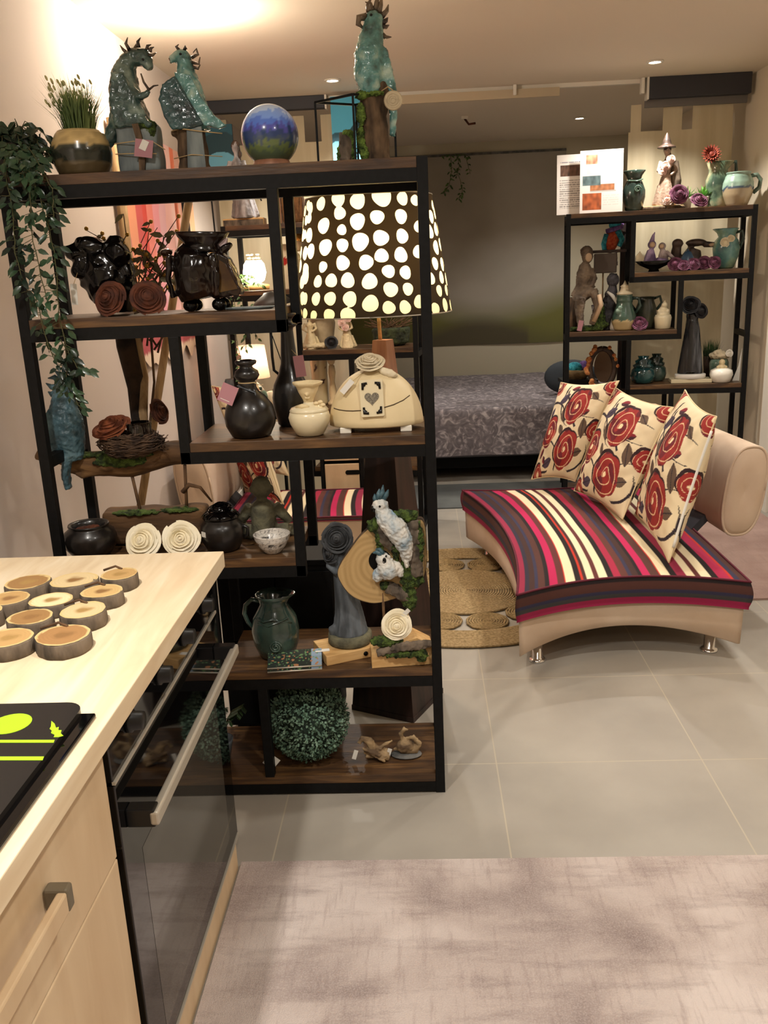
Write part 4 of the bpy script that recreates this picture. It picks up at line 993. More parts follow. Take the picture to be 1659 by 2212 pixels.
# ================================================================== third board
t = Th('gourd_bottle', 'burnished black gourd shaped bottle with dusky pink tag', 'bottle', 544, ZB_, 2.42)
P = [(34, 0), (42, 3), (53, 25), (55, 44), (50, 66), (36, 86), (22, 98), (18, 108), (20, 114), (18, 116), (17, 119), (22, 122), (27, 130), (24, 140), (15, 146), (13, 150), (22, 155), (23, 160), (20, 163), (12, 162), (9, 150), (.1, 148)]
t.part('body', MB().lathe(P, 40), M['blackclay'])
t.part('twine', MB().tube([(19*cos(a), 19*sin(a), 116) for a in [TAU*i/20 for i in range(21)]], 1.2, 6).tube([(16, -12, 116), (30, -14, 110), (36, -14, 112)], 1, 5), M['twine'])
g_ = hang_tag(t, -26, -42, 116, 34, 40, M['pinktag'], rot=.45)
t.part('print_line', MB().box((-42, -42.6, 86), (20, .5, 1.2), rot=(0, .45, 0)), M['whitetag'], par=g_)
t.part('ribbon', MB().tube([(-18, -20, 112), (0, -21, 104), (18, -18, 96), (24, -24, 78)], 4, 6, .3), M['greystone2'])
t = Th('tall_bottle', 'tall black long necked bottle with twisted top behind the cream jar', 'bottle', 634, ZB_, 2.58)
P = [(26, 0), (32, 4), (40, 40), (41, 62), (36, 88), (24, 112), (18, 132), (15, 170), (13, 200), (14, 206), (20, 209), (24, 213), (14, 217), (12, 222), (16, 228), (22, 233), (21, 236), (10, 236), (8, 226), (.1, 224)]
t.part('body', MB().lathe(P, 36), M['blackclay'])
h = MB()
for i in range(6): a = TAU*i/6; h.leaf((18*cos(a), 18*sin(a), 211), (cos(a), sin(a), .5), (0, 0, 1), 16, 12)
t.part('flared_collar', h, M['blackclay'])
hang_tag(t, 24, -30, 150, 22, 44, M['pinktag'], rot=-.1, twine=(8, -12, 162), lab='dusky pink tag hanging from the neck')
t = Th('face_lid_jar', 'small cream jar with a face goblet lid in front of the tall black bottle', 'jar', 671, ZB_, 2.405)
P = [(24, 0), (30, 3), (42, 26), (45, 40), (42, 50), (36, 55), (34, 54), (.1, 52)]
t.part('bowl', MB().lathe(P, 36), M['creamglaze'])
l = t.part('lid', MB().lathe([(40, 51), (42, 54), (38, 60), (24, 65), (12, 68), (9, 74), (.1, 74)], 36), M['creamglaze'])
f = MB().tube([(0, 0, 66), (0, 0, 78), (0, 0, 92), (0, 0, 106)], [9, 12, 20, 25], 16).ell((0, -19, 90), (4, 5, 4)).ell((-7, -17, 96), (3, 3, 2)).ell((7, -17, 96), (3, 3, 2)).ell((0, -16, 82), (6, 3, 2))
f.lathe([(20, 104), (30, 108), (33, 114), (29, 115), (22, 108), (18, 106)], 24, wob=lambda a, z: 1+.06*sin(5*a))
t.part('face_goblet', fuse(f, 1.6, 2), M['cream'], par=l)
fl = MB(); fl.tube([(-24, -16, 63), (-10, -26, 66), (4, -24, 64)], [4, 6, 3], 8)
for i in range(5): a = TAU*i/5; fl.ell((24+8*cos(a), -14+4*sin(a), 66+6*sin(a)), (6, 4, 4))
t.part('applied_flowers', fl, M['cream'], par=l)
# dome container with heart card
t = Th('dome_container', 'cream half dome ceramic box with heart playing card and clay rose on top', 'container', 814, ZB_, 2.46)
prof = []
for i in range(33):
    a = PI*i/32; x = -98*cos(a); z = 12+118*sin(a)**.82
    prof.append((x, z))
dm = MB().ell((0, 0, 14), (101, 60, 118), n=56, m=36)
def sq(v):
    z = v.z-14
    if z < 0: return V((v.x*(1-.06*min(1, -z/30)), v.y*(1-.06*min(1, -z/30)), 14+max(z*.12, -3)))
    return V((v.x*(1-.0*z), v.y, v.z))
dm.v = [sq(v) for v in dm.v]
t.part('dome', dm, M['cream'])
lidl = [(x, -60.6*math.sqrt(max(0, 1-(x/101)**2-((z-14)/118)**2)), z) for x, z in ((-88, 52), (-76, 50), (-60, 49), (-45, 49), (-28, 50), (22, 55), (40, 59), (60, 66), (74, 74))]
t.part('lid_groove', MB().tube(lidl, 1.1, 6), mat('groove_brown', '4a3a28', .9), label='dark line where the lid opens')
for x in (-64, 64):
    for y in (-34, 34): t.part('foot', MB().box((x, y, 6.5), (24, 18, 13), bev=2), M['whiteclay'])
TC = Matrix.Translation((-4, 0, 66)) @ Matrix.Rotation(-.03, 4, 'Y') @ Matrix.Rotation(-.16, 4, 'X') @ Matrix.Translation((0, 3, 0))
cdm = t.part('heart_card', MB().prism(rrect(48, 76, 3), -63, -50).xf(TC), M['creamglaze'], label='pale heart playing card plaque')
t.part('heart', MB().prism(heart(15), -64.5, -62).xf(TC), mat('grey_glitter', '4c463c', .6, c2='8a8270', sc=400), par=cdm, label='grey speckled heart')
for sx in (-1, 1):
    for sz in (-1, 1):
        c = MB().tube([(sx*8, -63.5, sz*31), (sx*17, -63.5, sz*30), (sx*18, -63.5, sz*18)], [2.6, 3.6, 2.4], 8).ell((sx*15, -63.5, sz*28), (4, 2, 4)).xf(TC)
        t.part('corner_ornament', c, M['blackglaze'], par=cdm)
rs = rose(26, 4, (0, -.5, 1), open_=1.6); rs.xf(Matrix.Translation((-8, -6, 128)))
r_ = t.part('clay_rose', rs, M['rosewhite2'])
t.part('rose_stalk', MB().tube([(-6, -4, 122), (-6, -4, 136)], [14, 10], 12), M['horn'], par=r_)
t.part('clay_leaf', fuse(MB().ell((30, -22, 122), (22, 8, 9), (0, .4, 0)), 2, 1).noise(1.5, .15), M['rosewhite2'], par=r_)
hang_tag(t, -44, -46, 112, 12, 34, M['whitetag'], rot=.75, twine=(-20, -16, 126))
# ================================================================== fourth board
t = Th('ribbed_bowl', 'round black ribbed bowl at the left end of the shelf behind the worktop', 'bowl', 200, ZC_, 2.42)
t.part('bowl', MB().lathe([(34, 0), (40, 3), (53, 22), (56, 40), (52, 54), (42, 62), (40, 66), (43, 68), (42, 71), (36, 69), (34, 60), (30, 40), (.1, 34)], 60, wob=lambda a, z: 1+(.008*sin(40*a) if 15 < z < 50 else 0)), M['blackclay'])
t.part('dried_petals', fuse(MB().ell((-8, 0, 56), (24, 20, 8)).ell((10, -4, 60), (18, 14, 8)), 3, 0).noise(4, .2), M['rosebrown'])
# driftwood perch sculpture
t = Th('driftwood_perch', 'driftwood branch raised on two thin rods above a wooden block with moss', 'sculpture', 320, ZC_, 2.52)
bl = fuse(MB().box((20, 10, 37), (220, 70, 72), bev=8), 5, 2).noise(6, .02, 3); zm = min(v.z for v in bl.v); bl.xf(Matrix.Translation((0, 0, -zm)))
b0 = t.part('block', bl, M['driftwood'])
t.part('moss', fuse(MB().ell((-10, -16, 74), (58, 16, 5)).ell((80, -14, 76), (44, 14, 5)), 3, 0).noise(4, .15), M['moss'], par=b0)
t.part('rod', MB().tube([(-8, 0, 70), (-18, 0, 160)], 3.4, 10), M['twig']); t.part('rod', MB().tube([(92, 0, 70), (98, 0, 170)], 3.4, 10), M['twig'])
t.part('side_twig', MB().tube([(88, -4, 112), (104, -6, 128), (128, -8, 122), (150, -8, 90)], [5, 5, 3.5, 2], 8), M['twig'])
f = MB().tube([(-216, 0, 204), (-170, 0, 196), (-100, 4, 180), (-20, 6, 176), (70, 6, 196), (150, 4, 198), (214, 0, 198)], [10, 16, 28, 32, 28, 22, 18], 16, .9)
f.tube([(-150, -6, 166), (-120, -8, 156), (-90, -6, 166)], [4, 7, 12], 8).ell((-60, -16, 176), (22, 14, 14))
br = t.part('branch', fuse(f, 4, 1).noise(5, .03, 4), M['driftwood'])
t.part('moss', fuse(MB().ell((-20, -8, 200), (80, 26, 8)).ell((-110, -6, 200), (40, 18, 6)).ell((-30, -24, 186), (60, 8, 12)), 4, 0).noise(4, .15), M['moss'], par=br)
t.part('end_grain', MB().ell((226, 0, 198), (6, 17, 17)), M['pinewood'], par=br, label='pale sawn end')
BR0 = t.o.location.copy(); kb = t.k
t = Th('parrot_figure', 'dusty blue parrot figure perched on the left end of the driftwood branch', 'figurine', 152, ZC_+198*kb, 2.49)
f = MB()
f.tube([(4, 0, -6), (0, 0, 40), (2, 0, 80), (0, 0, 118), (4, 0, 142), (10, 0, 152)], [24, 37, 36, 26, 20, 16], 16)
f.ell((10, 0, 148), (20, 17, 18)); f.tube([(22, -4, 148), (36, -6, 144), (36, -6, 134)], [8, 6, 2], 8)
f.tube([(2, -14, 10), (-6, -22, -30), (-4, -22, -64)], [18, 17, 13], 12, .5)
f.prism([(-24, 110), (-38, 70), (-34, 20), (-14, 0), (-8, 40), (-10, 90)], -30, -14)
t.part('body', fuse(f, 2.6, 2).noise(2.4, .14, 6), M['birdblue'])
h = MB()
for i, p in enumerate(([(0, 0, 162), (-10, 0, 174), (-24, 0, 172)], [(6, 0, 164), (2, 0, 180), (-8, 0, 188)], [(-6, 0, 152), (-20, 0, 154), (-30, 0, 162)], [(-8, 0, 142), (-22, 0, 138), (-28, 0, 144)], [(12, 0, 164), (14, 0, 180), (8, 0, 192)])): t.part('crest_feather', MB().tube(p, [8, 6, 1], 8), M['birdblue'])
t.part('eye', MB().ell((26, -14, 152), 2.6), M['blackglaze']); t.part('beak', MB().ell((38, -6, 140), (3, 3, 5)), M['blackglaze'])
t = Th('twig_nest', 'bird nest of dark twigs sitting on the driftwood branch', 'nest', 286, ZC_+198*kb, 2.49)
nb = MB(); rr = random.Random(21)
for i in range(430):
    a = rr.random()*TAU; z = rr.uniform(0, 50); R = (38+30*sin(PI*min(1, z/58)))*rr.uniform(.8, 1.06); w = rr.uniform(.25, .75)
    nb.tube([(R*cos(a+w*q)*(1+.06*rr.uniform(-1, 1)), R*.72*sin(a+w*q), z+rr.uniform(-5, 5)) for q in (-1, -.4, .3, 1)], rr.uniform(.7, 1.4), 4)
for i in range(40):
    a = rr.uniform(-.6, .6); nb.tube([(60*cos(a), 30*sin(a), rr.uniform(8, 44)), (rr.uniform(70, 84), rr.uniform(-20, 10), rr.uniform(4, 44))], .8, 4)
for v in nb.v: v.z = max(v.z, -2)
t.part('twigs', nb, M['nest'])
t.part('lining', MB().lathe([(30, 2), (52, 10), (56, 30), (48, 42), (.1, 36)], 24, sy=.72), M['nest'])
t = Th('dried_rose', 'rust orange rose set in the left of the twig nest', 'rose', 246, ZC_+(198+40)*kb, 2.49)
t.part('bloom', rose(36, 12, (-.2, -.5, 1), open_=1.3), mat('orange_rose', '5e2c16', .85, c2='7d4222', sc=40))
t = Th('tealight_glass', 'clear glass tealight cup in the twig nest', 'glass cup', 303, ZC_+(198+38)*kb, 2.48)
t.part('cup', MB().lathe([(.1, 0), (22, 0), (25, 4), (27, 34), (25, 34), (23, 6), (.1, 3)], 28), M['glass'])
t.part('wax', MB().lathe([(.1, 3.5), (21, 3.5), (22, 18), (.1, 18)], 24), M['creamglaze'])
for px, sd, ax, lab in ((316, 31, (-.1, -1, .6), 'ivory rose nearest the black ribbed bowl, cut off by the worktop edge'), (396, 41, (.15, -1, .45), 'ivory rose next to the black rose lidded urn')):
    t = Th('ivory_rose', lab, 'rose', px, ZC_, 2.40, group='ivory roses behind the worktop')
    t.part('bloom', rose(33, sd, ax, open_=1.4), M['rosecream']); t.part('leaf', MB().leaf((-14, 0, 4), (-1, -.3, .1), (0, 0, 1), 26, 14), M['leaf'])
t = Th('lidded_urn', 'black ceramic urn with rose lid and small white sticker', 'urn', 484, ZC_, 2.44)
t.part('body', MB().lathe([(30, 0), (36, 4), (46, 26), (48, 42), (44, 58), (36, 66), (38, 70), (34, 73), (.1, 72)], 40), M['blackclay'])
lid = t.part('lid', MB().lathe([(38, 70), (40, 74), (34, 82), (20, 88), (.1, 90)], 36).merge(rose(23, 5, (0, -.3, 1)), Matrix.Translation((0, 0, 80))), M['blackglaze'])
lv = MB()
for i in range(9): a = TAU*i/9; lv.leaf((22*cos(a), 22*sin(a), 84), (cos(a), sin(a), -.1), (0, 0, 1), 22, 13, .2, .3)
t.part('clay_leaves', lv, M['blackglaze'], par=lid)
t.part('sticker', MB().box((-32, -35, 44), (14, 1, 11), rot=(0, 0, -.75)), M['whitetag'], label='white price sticker')
t.part('ear_handle', MB().tube([(42, 0, 54), (56, 0, 46), (54, 0, 30), (44, 0, 26)], 4, 8), M['blackclay'])
# seated child monk, back to the camera
t = Th('monk_figurine', 'mossy stone child monk figurine seated cross legged, back turned, beside the crackle bowl', 'figurine', 573, ZC_, 2.53)
f = MB()
f.tube([(0, 0, 6), (0, 2, 30), (0, 0, 58), (0, -2, 78), (0, -2, 86)], [36, 34, 32, 30, 18], 18, .8)
f.ell((0, 2, 114), (22, 22, 25)); f.ell((-22, 2, 110), (4, 6, 8)); f.ell((22, 2, 110), (4, 6, 8)); f.tube([(0, 0, 80), (0, 0, 100)], 11, 10)
for s in (-1, 1):
    f.tube([(s*26, 0, 74), (s*40, 4, 54), (s*52, 16, 36), (s*46, 26, 34)], [13, 12, 9, 6], 10)
    f.tube([(s*16, 0, 14), (s*46, 14, 14), (s*60, 22, 12), (s*20, 40, 12)], [18, 17, 13, 8], 12)
t.part('figure', fuse(f, 2.4, 2), M['mossstone'])
t = Th('crackle_bowl', 'white crackle glazed bowl at the right end of the fourth board', 'bowl', 590, ZC_, 2.395)
def crack(v, i):
    q = V((v.x*.09, v.y*.09, v.z*.12)); d = noise.voronoi(q)[0]; e = d[1]-d[0]
    return hx('8f8a86') if e < .05 else (hx('3c3936') if (v.z > 18 and v.z < 28 and noise.noise(v*.06) > .12) else hx('cfc9c0'))
pp = [(15, 0), (18, 2), (28, 14), (37, 30), (40, 42), (38.5, 43), (35, 32), (26, 16), (.1, 7)]
pf = []
for i in range(len(pp)-1):
    for j in range(8): pf.append((pp[i][0]+(pp[i+1][0]-pp[i][0])*j/8, pp[i][1]+(pp[i+1][1]-pp[i][1])*j/8))
t.part('bowl', MB().lathe(pf, 110), M['paintedcol'], paint=crack)
# ================================================================== fifth board
t = Th('glazed_jug', 'dark green glazed jug with a spiral relief and loop handle', 'jug', 600, ZD, 2.46)
P = [(30, 0), (38, 3), (48, 30), (51, 60), (46, 88), (34, 108), (29, 120), (33, 132), (38, 140), (36, 141), (28, 128), (24, 116), (.1, 90)]
spt = lambda a, z: 1+(.28*max(0, cos(a))**8*max(0, (z-122)/18) if z > 122 else 0)
t.part('body', MB().lathe(P, 44, wob=spt), M['greenglaze'])
t.part('handle', MB().tube([(-30, 0, 124), (-46, 0, 128), (-60, 0, 116), (-64, 0, 96), (-58, 0, 76), (-46, 0, 60)], [7, 7, 7, 7, 6, 6], 10, .7), M['greenglaze'])
sp_ = MB().tube([(6+(13-10*i/40)*cos(i*.36), -49.5, 38+(13-10*i/40)*sin(i*.36)) for i in range(41)], 2.2, 6)
t.part('spiral_relief', sp_, M['greenglaze']); t.part('vine_relief', MB().tube([(-34, -30, 98), (-16, -42, 92), (4, -44, 98), (22, -38, 90), (40, -26, 84)], 2.6, 6).tube([(-30, -36, 86), (-6, -46, 84), (16, -44, 92), (34, -30, 96)], 2.2, 6), M['greenglaze'])
t = Th('printed_tin', 'flat tin with dark garden picture lying in front of the green jug', 'tin', 638, ZD, 2.375, rz=.1)
def tin(v, i):
    n = noise.noise(V((v.x*.13, v.z*.13, v.y*.13))); q = noise.noise(V((v.x*.2+9, v.y*.2, v.z*.2)))
    if n > .42: return hx('a0704c')
    if q > .4: return hx('5d8a5a')
    if v.x > 36: return hx('7f93a8')
    if n < -.4: return hx('55704a')
    return hx('1a241f')
tb_ = MB().grid(lambda u, v: V(((u-.5)*116, -26+v*52, 10+v*16)), 90, 44).grid(lambda u, v: V(((u-.5)*116, -26-.5, v*10)), 90, 8).grid(lambda u, v: V(((u-.5)*116, 26, v*26)), 20, 5, True)
t.part('picture', tb_, M['print'], paint=tin)
t.part('rim', MB().tube([(-58, -27, 10), (58, -27, 10)], 1.6, 6).tube([(-58, -27, 1.6), (58, -27, 1.6)], 1.6, 6), M['steel'])
t = Th('wooden_board', 'square pale wooden board with a round hole under the rose lady', 'board', 748, ZD, 2.46, rz=.42)
t.part('board', MB().box((0, 0, 11), (118, 92, 22), bev=1.5), M['pinewood']); t.part('hole', MB().lathe([(.1, 0), (5, 0), (5, 1), (.1, 1)], 18).xf(Matrix.Translation((28, -46.5, 11)) @ Matrix.Rotation(PI/2, 4, 'X')), M['blackcab'])
t = Th('rose_lady', 'tall slate grey lady sculpture with a rose for a head on a round plinth', 'sculpture', 757, ZD+22*t.k, 2.475)
kz = t.k
t.part('plinth', MB().lathe([(44, 0), (48, 4), (47, 20), (43, 23), (.1, 23)], 36), M['mossstone'])
f = MB().tube([(0, 0, 20), (0, 0, 60), (-6, 0, 120), (-12, 0, 170), (-12, 0, 200), (-14, 0, 215)], [38, 30, 22, 17, 20, 10], 20)
f.tube([(-32, -8, 22), (-36, -14, 36), (-30, -16, 44)], [12, 9, 4], 10)
for i in range(9): a = TAU*i/9; f.tube([(34*cos(a), 34*sin(a), 24), (26*cos(a), 26*sin(a), 70), (16*cos(a)-8, 16*sin(a), 150)], [6, 5, 3], 8)
for s in (-1, 1): f.tube([(-12+s*18, 0, 198), (-14+s*22, -6, 174), (-10+s*8, -20, 160)], [8, 7, 5], 10)
t.part('body', fuse(f, 2.4, 2), M['greystone2'])
t.part('rose_head', rose(30, 8, (0, -1, .25)).xf(Matrix.Translation((-14, -8, 205))), M['rosegrey']); t.part('rose_collar', rose(20, 18, (-.6, -.8, .2)).xf(Matrix.Translation((-28, -8, 182))), M['rosegrey'])
g_ = t.part('tag', MB().box((-56, -46, .6), (30, 12, .8), rot=(0, 0, .2)), M['whitetag'])
# wood slice with two cockatoos
t = Th('cockatoo_slice', 'upright wood slice on a mossy block with two white and blue cockatoos', 'sculpture', 868, ZD, 2.396)
bl = MB().prism([(-66, 0), (60, 0), (64, 40), (30, 62), (-66, 34)], -30, 28).noise(3, .03)
bl.xf(Matrix.Rotation(.12, 4, 'Z')); zm = min(v.z for v in bl.v); bl.xf(Matrix.Translation((0, 0, -zm)))
b0 = t.part('block', bl, M['pinewood'])
t.part('bark_strip', fuse(MB().tube([(-50, -34, 34), (-10, -36, 46), (40, -34, 50), (70, -30, 52)], [9, 11, 10, 7], 10), 2.4, 0).noise(3, .15), M['barkgrey'], par=b0)
t.part('moss', fuse(MB().ell((-30, -26, 58), (36, 18, 12)).ell((0, -38, 32), (44, 8, 8)).ell((44, -36, 28), (14, 6, 16)), 3, 0).noise(5, .2), M['moss'], par=b0)
t.part('rod', MB().tube([(-34, -10, 50), (-34, -8, 160)], 3, 8), M['twig'])
sl = [(-126, 214), (-120, 182), (-100, 155), (-70, 140), (-40, 138), (10, 152), (40, 168), (58, 205), (62, 250), (58, 312), (36, 320), (-10, 324), (-60, 300), (-95, 262)]
sm_ = []
for i in range(len(sl)):
    a, b, c, d = [V((*sl[(i+j) % len(sl)], 0)) for j in (-1, 0, 1, 2)]
    for q in range(5):
        s_ = q/5; sm_.append(tuple((.5*((2*b)+(-a+c)*s_+(2*a-5*b+4*c-d)*s_**2+(-a+3*b-3*c+d)*s_**3))[:2]))
sb = t.part('slice_edge', MB().prism(sm_, -10, 8), M['bark'])
def ringc(v, i):
    r = math.hypot((v.x+34)*.9, (v.z-215))+6*noise.noise(v*.02); k = .5+.5*sin(r*.55)+.3*sin(r*.21)
    a, b = hx('9a7c4e'), hx('b99a69'); f_ = max(0, min(1, k*.6)); return tuple(a[j]*f_+b[j]*(1-f_) for j in range(3))
cen = V((-30, 0, 232)); fc = MB()
nS = len(sm_); vs = [V((cen.x+(x-cen.x)*j/30*.985, -10.6, cen.z+(z-cen.z)*j/30*.985)) for j in range(1, 31) for x, z in sm_]
fc.add(vs, [(j*nS+k, j*nS+(k+1) % nS, (j+1)*nS+(k+1) % nS, (j+1)*nS+k) for j in range(29) for k in range(nS)], False); fc.add([vs[k] for k in range(nS)], [tuple(range(nS))], False)
t.part('cut_face', fc, M['woodcol'], paint=ringc)
t.part('dark_hollow', MB().prism(circ(24, 26, c=(-36, 232)), -11.6, -10.8), M['blackcab'], par=sb)
t.part('bark_strip', fuse(MB().tube([(-28, -18, 318), (-26, -18, 280), (-8, -18, 262)], [12, 13, 10], 10).tube([(36, -18, 320), (34, -18, 260), (40, -18, 200)], [12, 14, 14], 10).tube([(-24, -16, 176), (6, -16, 160), (26, -14, 140)], [13, 14, 12], 10), 3, 0).noise(4, .12), M['barkgrey'], par=sb)
t.part('moss', fuse(MB().ell((-40, -16, 310), (20, 10, 16)).ell((-36, -20, 280), (8, 8, 36)).ell((-2, -20, 268), (9, 8, 36)).ell((18, -18, 330), (30, 12, 12)).ell((46, -18, 270), (9, 9, 50)).ell((20, -18, 200), (16, 9, 40)).ell((22, -18, 150), (16, 10, 30)).ell((-26, -18, 178), (14, 8, 10)).ell((40, -18, 190), (16, 9, 14)), 3.4, 0).noise(6, .16), M['moss'], par=sb)
f = MB().tube([(-28, -26, 348), (-22, -28, 330), (-2, -30, 308), (14, -30, 280), (20, -28, 256), (20, -26, 236)], [14, 20, 24, 21, 14, 9], 14).ell((-30, -28, 356), (17, 15, 15)).tube([(16, -26, 250), (20, -24, 222)], [11, 12], 10, .4)
c1 = t.part('cockatoo', fuse(f, 2.2, 1).noise(2.6, .18, 3), M['cocka'] if 'cocka' in M else M.setdefault('cocka', mat('chalk_white_blue', '7f97a8', .8, c2='d5d0c6', c3='bfc2c0', sc=16, lo=.36, hi=.64, bump=.7, bsc=50)))
cr_ = MB()
for p in ([(-30, -28, 368), (-24, -28, 384), (-22, -28, 398)], [(-34, -28, 366), (-32, -28, 380), (-30, -28, 390)], [(-26, -28, 364), (-16, -28, 378), (-12, -28, 388)], [(-38, -28, 364), (-40, -28, 372), (-40, -28, 380)]): cr_.tube(p, [6, 5, 1], 7)
t.part('crest', cr_, M['birdblue'], par=c1); t.part('beak', MB().ell((-44, -34, 350), (5, 5, 7)), M['blackglaze'], par=c1); t.part('eye', MB().ell((-30, -42, 357), 2.6), M['blackglaze'], par=c1)
f = MB().tube([(-26, -22, 236), (-20, -24, 216), (-16, -24, 200)], [16, 22, 16], 12).ell((-28, -24, 238), (16, 14, 15)).ell((-40, -22, 206), (12, 9, 18), (0, .5, 0)).ell((2, -22, 216), (10, 9, 20), (0, -.4, 0))
c2_ = t.part('cockatoo', fuse(f, 2.2, 1).noise(2.6, .18, 4), M['cocka'])
t.part('crest', MB().tube([(-32, -26, 250), (-42, -26, 256), (-50, -26, 254)], [6, 5, 1], 7).tube([(-28, -26, 252), (-36, -26, 262), (-44, -26, 262)], [5, 4, 1], 7), M['birdblue'], par=c2_); t.part('beak', MB().ell((-26, -37, 240), (4, 3, 7)), M['blackglaze'], par=c2_); t.part('eye', MB().ell((-22, -37, 250), 2.2), M['blackglaze'], par=c2_)
t = Th('ivory_rose', 'ivory rose with tag on the mossy block under the cockatoo slice', 'rose', 858, ZD+62*kz, 2.362)
t.part('bloom', rose(28, 61, (.05, -1, .25), open_=1.4), M['rosecream']); hang_tag(t, 28, -4, 66, 9, 28, M['whitetag'], rot=.8, twine=(20, 0, 30))
# ================================================================== bottom board
t = Th('topiary_ball', 'round grey green topiary ball with white tag on the bottom board', 'topiary', 672, ZE, 2.47)
rr = random.Random(77); lf = MB(); R = 84
for i in range(4200):
    z = rr.uniform(-1, 1); a = rr.random()*TAU; s_ = math.sqrt(1-z*z); n = V((s_*cos(a), s_*sin(a), z)); q = V((0, 0, R))+n*R*rr.uniform(.84, 1.02)
    d = (n+V((rr.uniform(-1, 1), rr.uniform(-1, 1), rr.uniform(-1, 1)))*.7).normalized(); lf.leaf(q, d, n, rr.uniform(5, 9), rr.uniform(4, 6), .2, .3)
for v in lf.v: v.z = max(v.z, .3)
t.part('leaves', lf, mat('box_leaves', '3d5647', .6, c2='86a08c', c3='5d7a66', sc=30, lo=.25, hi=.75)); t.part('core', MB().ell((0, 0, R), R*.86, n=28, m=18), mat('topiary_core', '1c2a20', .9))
g_ = hang_tag(t, -64, -70, 36, 26, 28, M['whitetag'], rot=.7)
for px, Y, lab, kind in ((808, 2.43, 'driftwood creature of twisted sticks with paper tag right of the topiary ball', 0), (874, 2.45, 'curled driftwood creature on a flat stone at the right end of the bottom board', 1)):
    t = Th('driftwood_creature', lab, 'figurine', px, ZE, Y); f = MB(); rr = random.Random(px)
    if kind == 0:
        f.tube([(-30, 0, 40), (-24, 0, 52), (-8, 0, 46), (0, 0, 24), (24, -4, 10), (34, -6, 6)], [5, 6, 9, 12, 11, 5], 10)
        for i in range(12): f.tube([(rr.uniform(-24, 10), rr.uniform(-14, 10), rr.uniform(8, 36)), (rr.uniform(-10, 34), rr.uniform(-20, 10), rr.uniform(4, 34))], [rr.uniform(3, 6), 3], 7)
        f.tube([(10, 0, 26), (28, 0, 38), (42, 0, 46)], [5, 4, 1.5], 7)
    else:
        f.tube([(-24, 0, 16), (-8, 0, 18), (6, 0, 12), (24, 0, 14), (32, 0, 28), (20, 0, 44), (2, 0, 40)], [3, 6, 9, 9, 7, 5, 3], 10); f.ell((2, 0, 22), (20, 14, 16)); f.tube([(-2, 0, 36), (-6, 0, 52), (2, 0, 64), (10, 0, 60)], [5, 5, 5, 2], 8)
    zm = min(v.z for v in f.v)
    f.xf(Matrix.Translation((0, 0, 4-zm if kind else -zm)))
    t.part('driftwood_body', fuse(f, 2, 1).noise(1.5, .2), mat('weathered_wood', '5a4632', .8, c2='a58b66', sc=12, stretch=(1, 1, 3)))
    if kind: t.part('stone_base', MB().ell((4, 0, 4), (34, 22, 4)), M['greystone'])
    hang_tag(t, -36 if not kind else -30, -12, 30 if not kind else 24, 9, 22, M['whitetag'], rot=.3)
t = Th('potted_fern', 'dark green fern in a clay pot on the bottom board behind the oven handle', 'potted plant', 478, ZE, 2.45)
t.part('pot', MB().lathe([(20, 0), (28, 40), (30, 48), (27, 48), (24, 40), (.1, 38)], 20), M['greystone2'])
lf, stm = MB(), MB(); rr = random.Random(5)
for i in range(16):
    a = rr.random()*TAU; L_ = rr.uniform(60, 95); pts = [V((0, 0, 40)), V((cos(a)*L_*.35, sin(a)*L_*.3, 40+L_*.8)), V((cos(a)*L_*.62, sin(a)*L_*.5, 40+L_*.95)), V((cos(a)*L_*.72, sin(a)*L_*.55, 40+L_*.8))]
    stm.tube(pts, 1, 5)
    for j in range(22):
        s_ = .12+.85*j/22; u = s_*3; b = min(2, int(u)); p = pts[b].lerp(pts[b+1], u-b); d = (pts[b+1]-pts[b]).normalized(); sd_ = d.cross(V((0, 0, 1))).normalized()
        for q in (-1, 1): lf.leaf(p, sd_*q+d*.5, V((0, 0, 1)), 15*(1-.6*s_), 3.6, .1, .3)
t.part('stems', stm, M['stem']); t.part('fronds', lf, M['grassd'])
# ================================================================== behind the nearest shelves
z0 = ZC_+212*kb
t = Th('branch_bouquet', 'bundle of dark branches and berry twigs rising behind the twig nest to the second board', 'dried bouquet', 300, z0, 2.60)
B1 = MB().tube([(4, 0, 0), (0, 20, 40), (-12, 70, 110), (-26, 82, 200), (-30, 84, 260)], [15, 18, 22, 24, 22], 12).noise(3, .1)
t.part('dark_branch', B1, mat('dark_bark', '1d140e', .95, c2='3a2a1d', sc=20, bump=.6)); t.part('pale_branch', MB().tube([(12, -4, 0), (10, 20, 60), (6, 72, 130), (-2, 80, 210), (-4, 84, 300)], [10, 10, 9, 8, 7], 10).noise(1.2, .1), M['polewood'])
B2 = MB(); be = []; lf = MB(); rr = random.Random(15)
B2.tube([(22, 0, 10), (30, 60, 120), (28, 80, 220)], [3, 3, 3], 6).tube([(-30, 82, 200), (-46, 84, 250), (-54, 84, 300)], [6, 5, 4], 7)
for i in range(34):
    x, z = rr.uniform(-50, 80), rr.uniform(240, 330); pts = [V((x*.5, 84, z-60))]
    for j in range(5): pts.append(pts[-1]+V((rr.uniform(-34, 40), rr.uniform(-8, 10), rr.uniform(14, 52))))
    B2.tube(pts, [2.4, 2.1, 1.8, 1.5, 1.2, .8], 6)
    for p in pts[2:]:
        if rr.random() < .55: be.append(p+V((3, -3, 2)))
        if rr.random() < .7: lf.leaf(p, (rr.uniform(-1, 1), -.4, rr.uniform(-.8, .6)), (0, -1, .3), rr.uniform(16, 30), rr.uniform(9, 15), .15, .3)
t.part('twigs', B2, M['twig']); [t.part('gold_berry', MB().ell(p_, 4.6, n=10, m=7), M['gold']) for p_ in be]; t.part('dry_leaves', lf, mat('dry_leaf', '6f6a52', .8, c2='8f8868', sc=20))
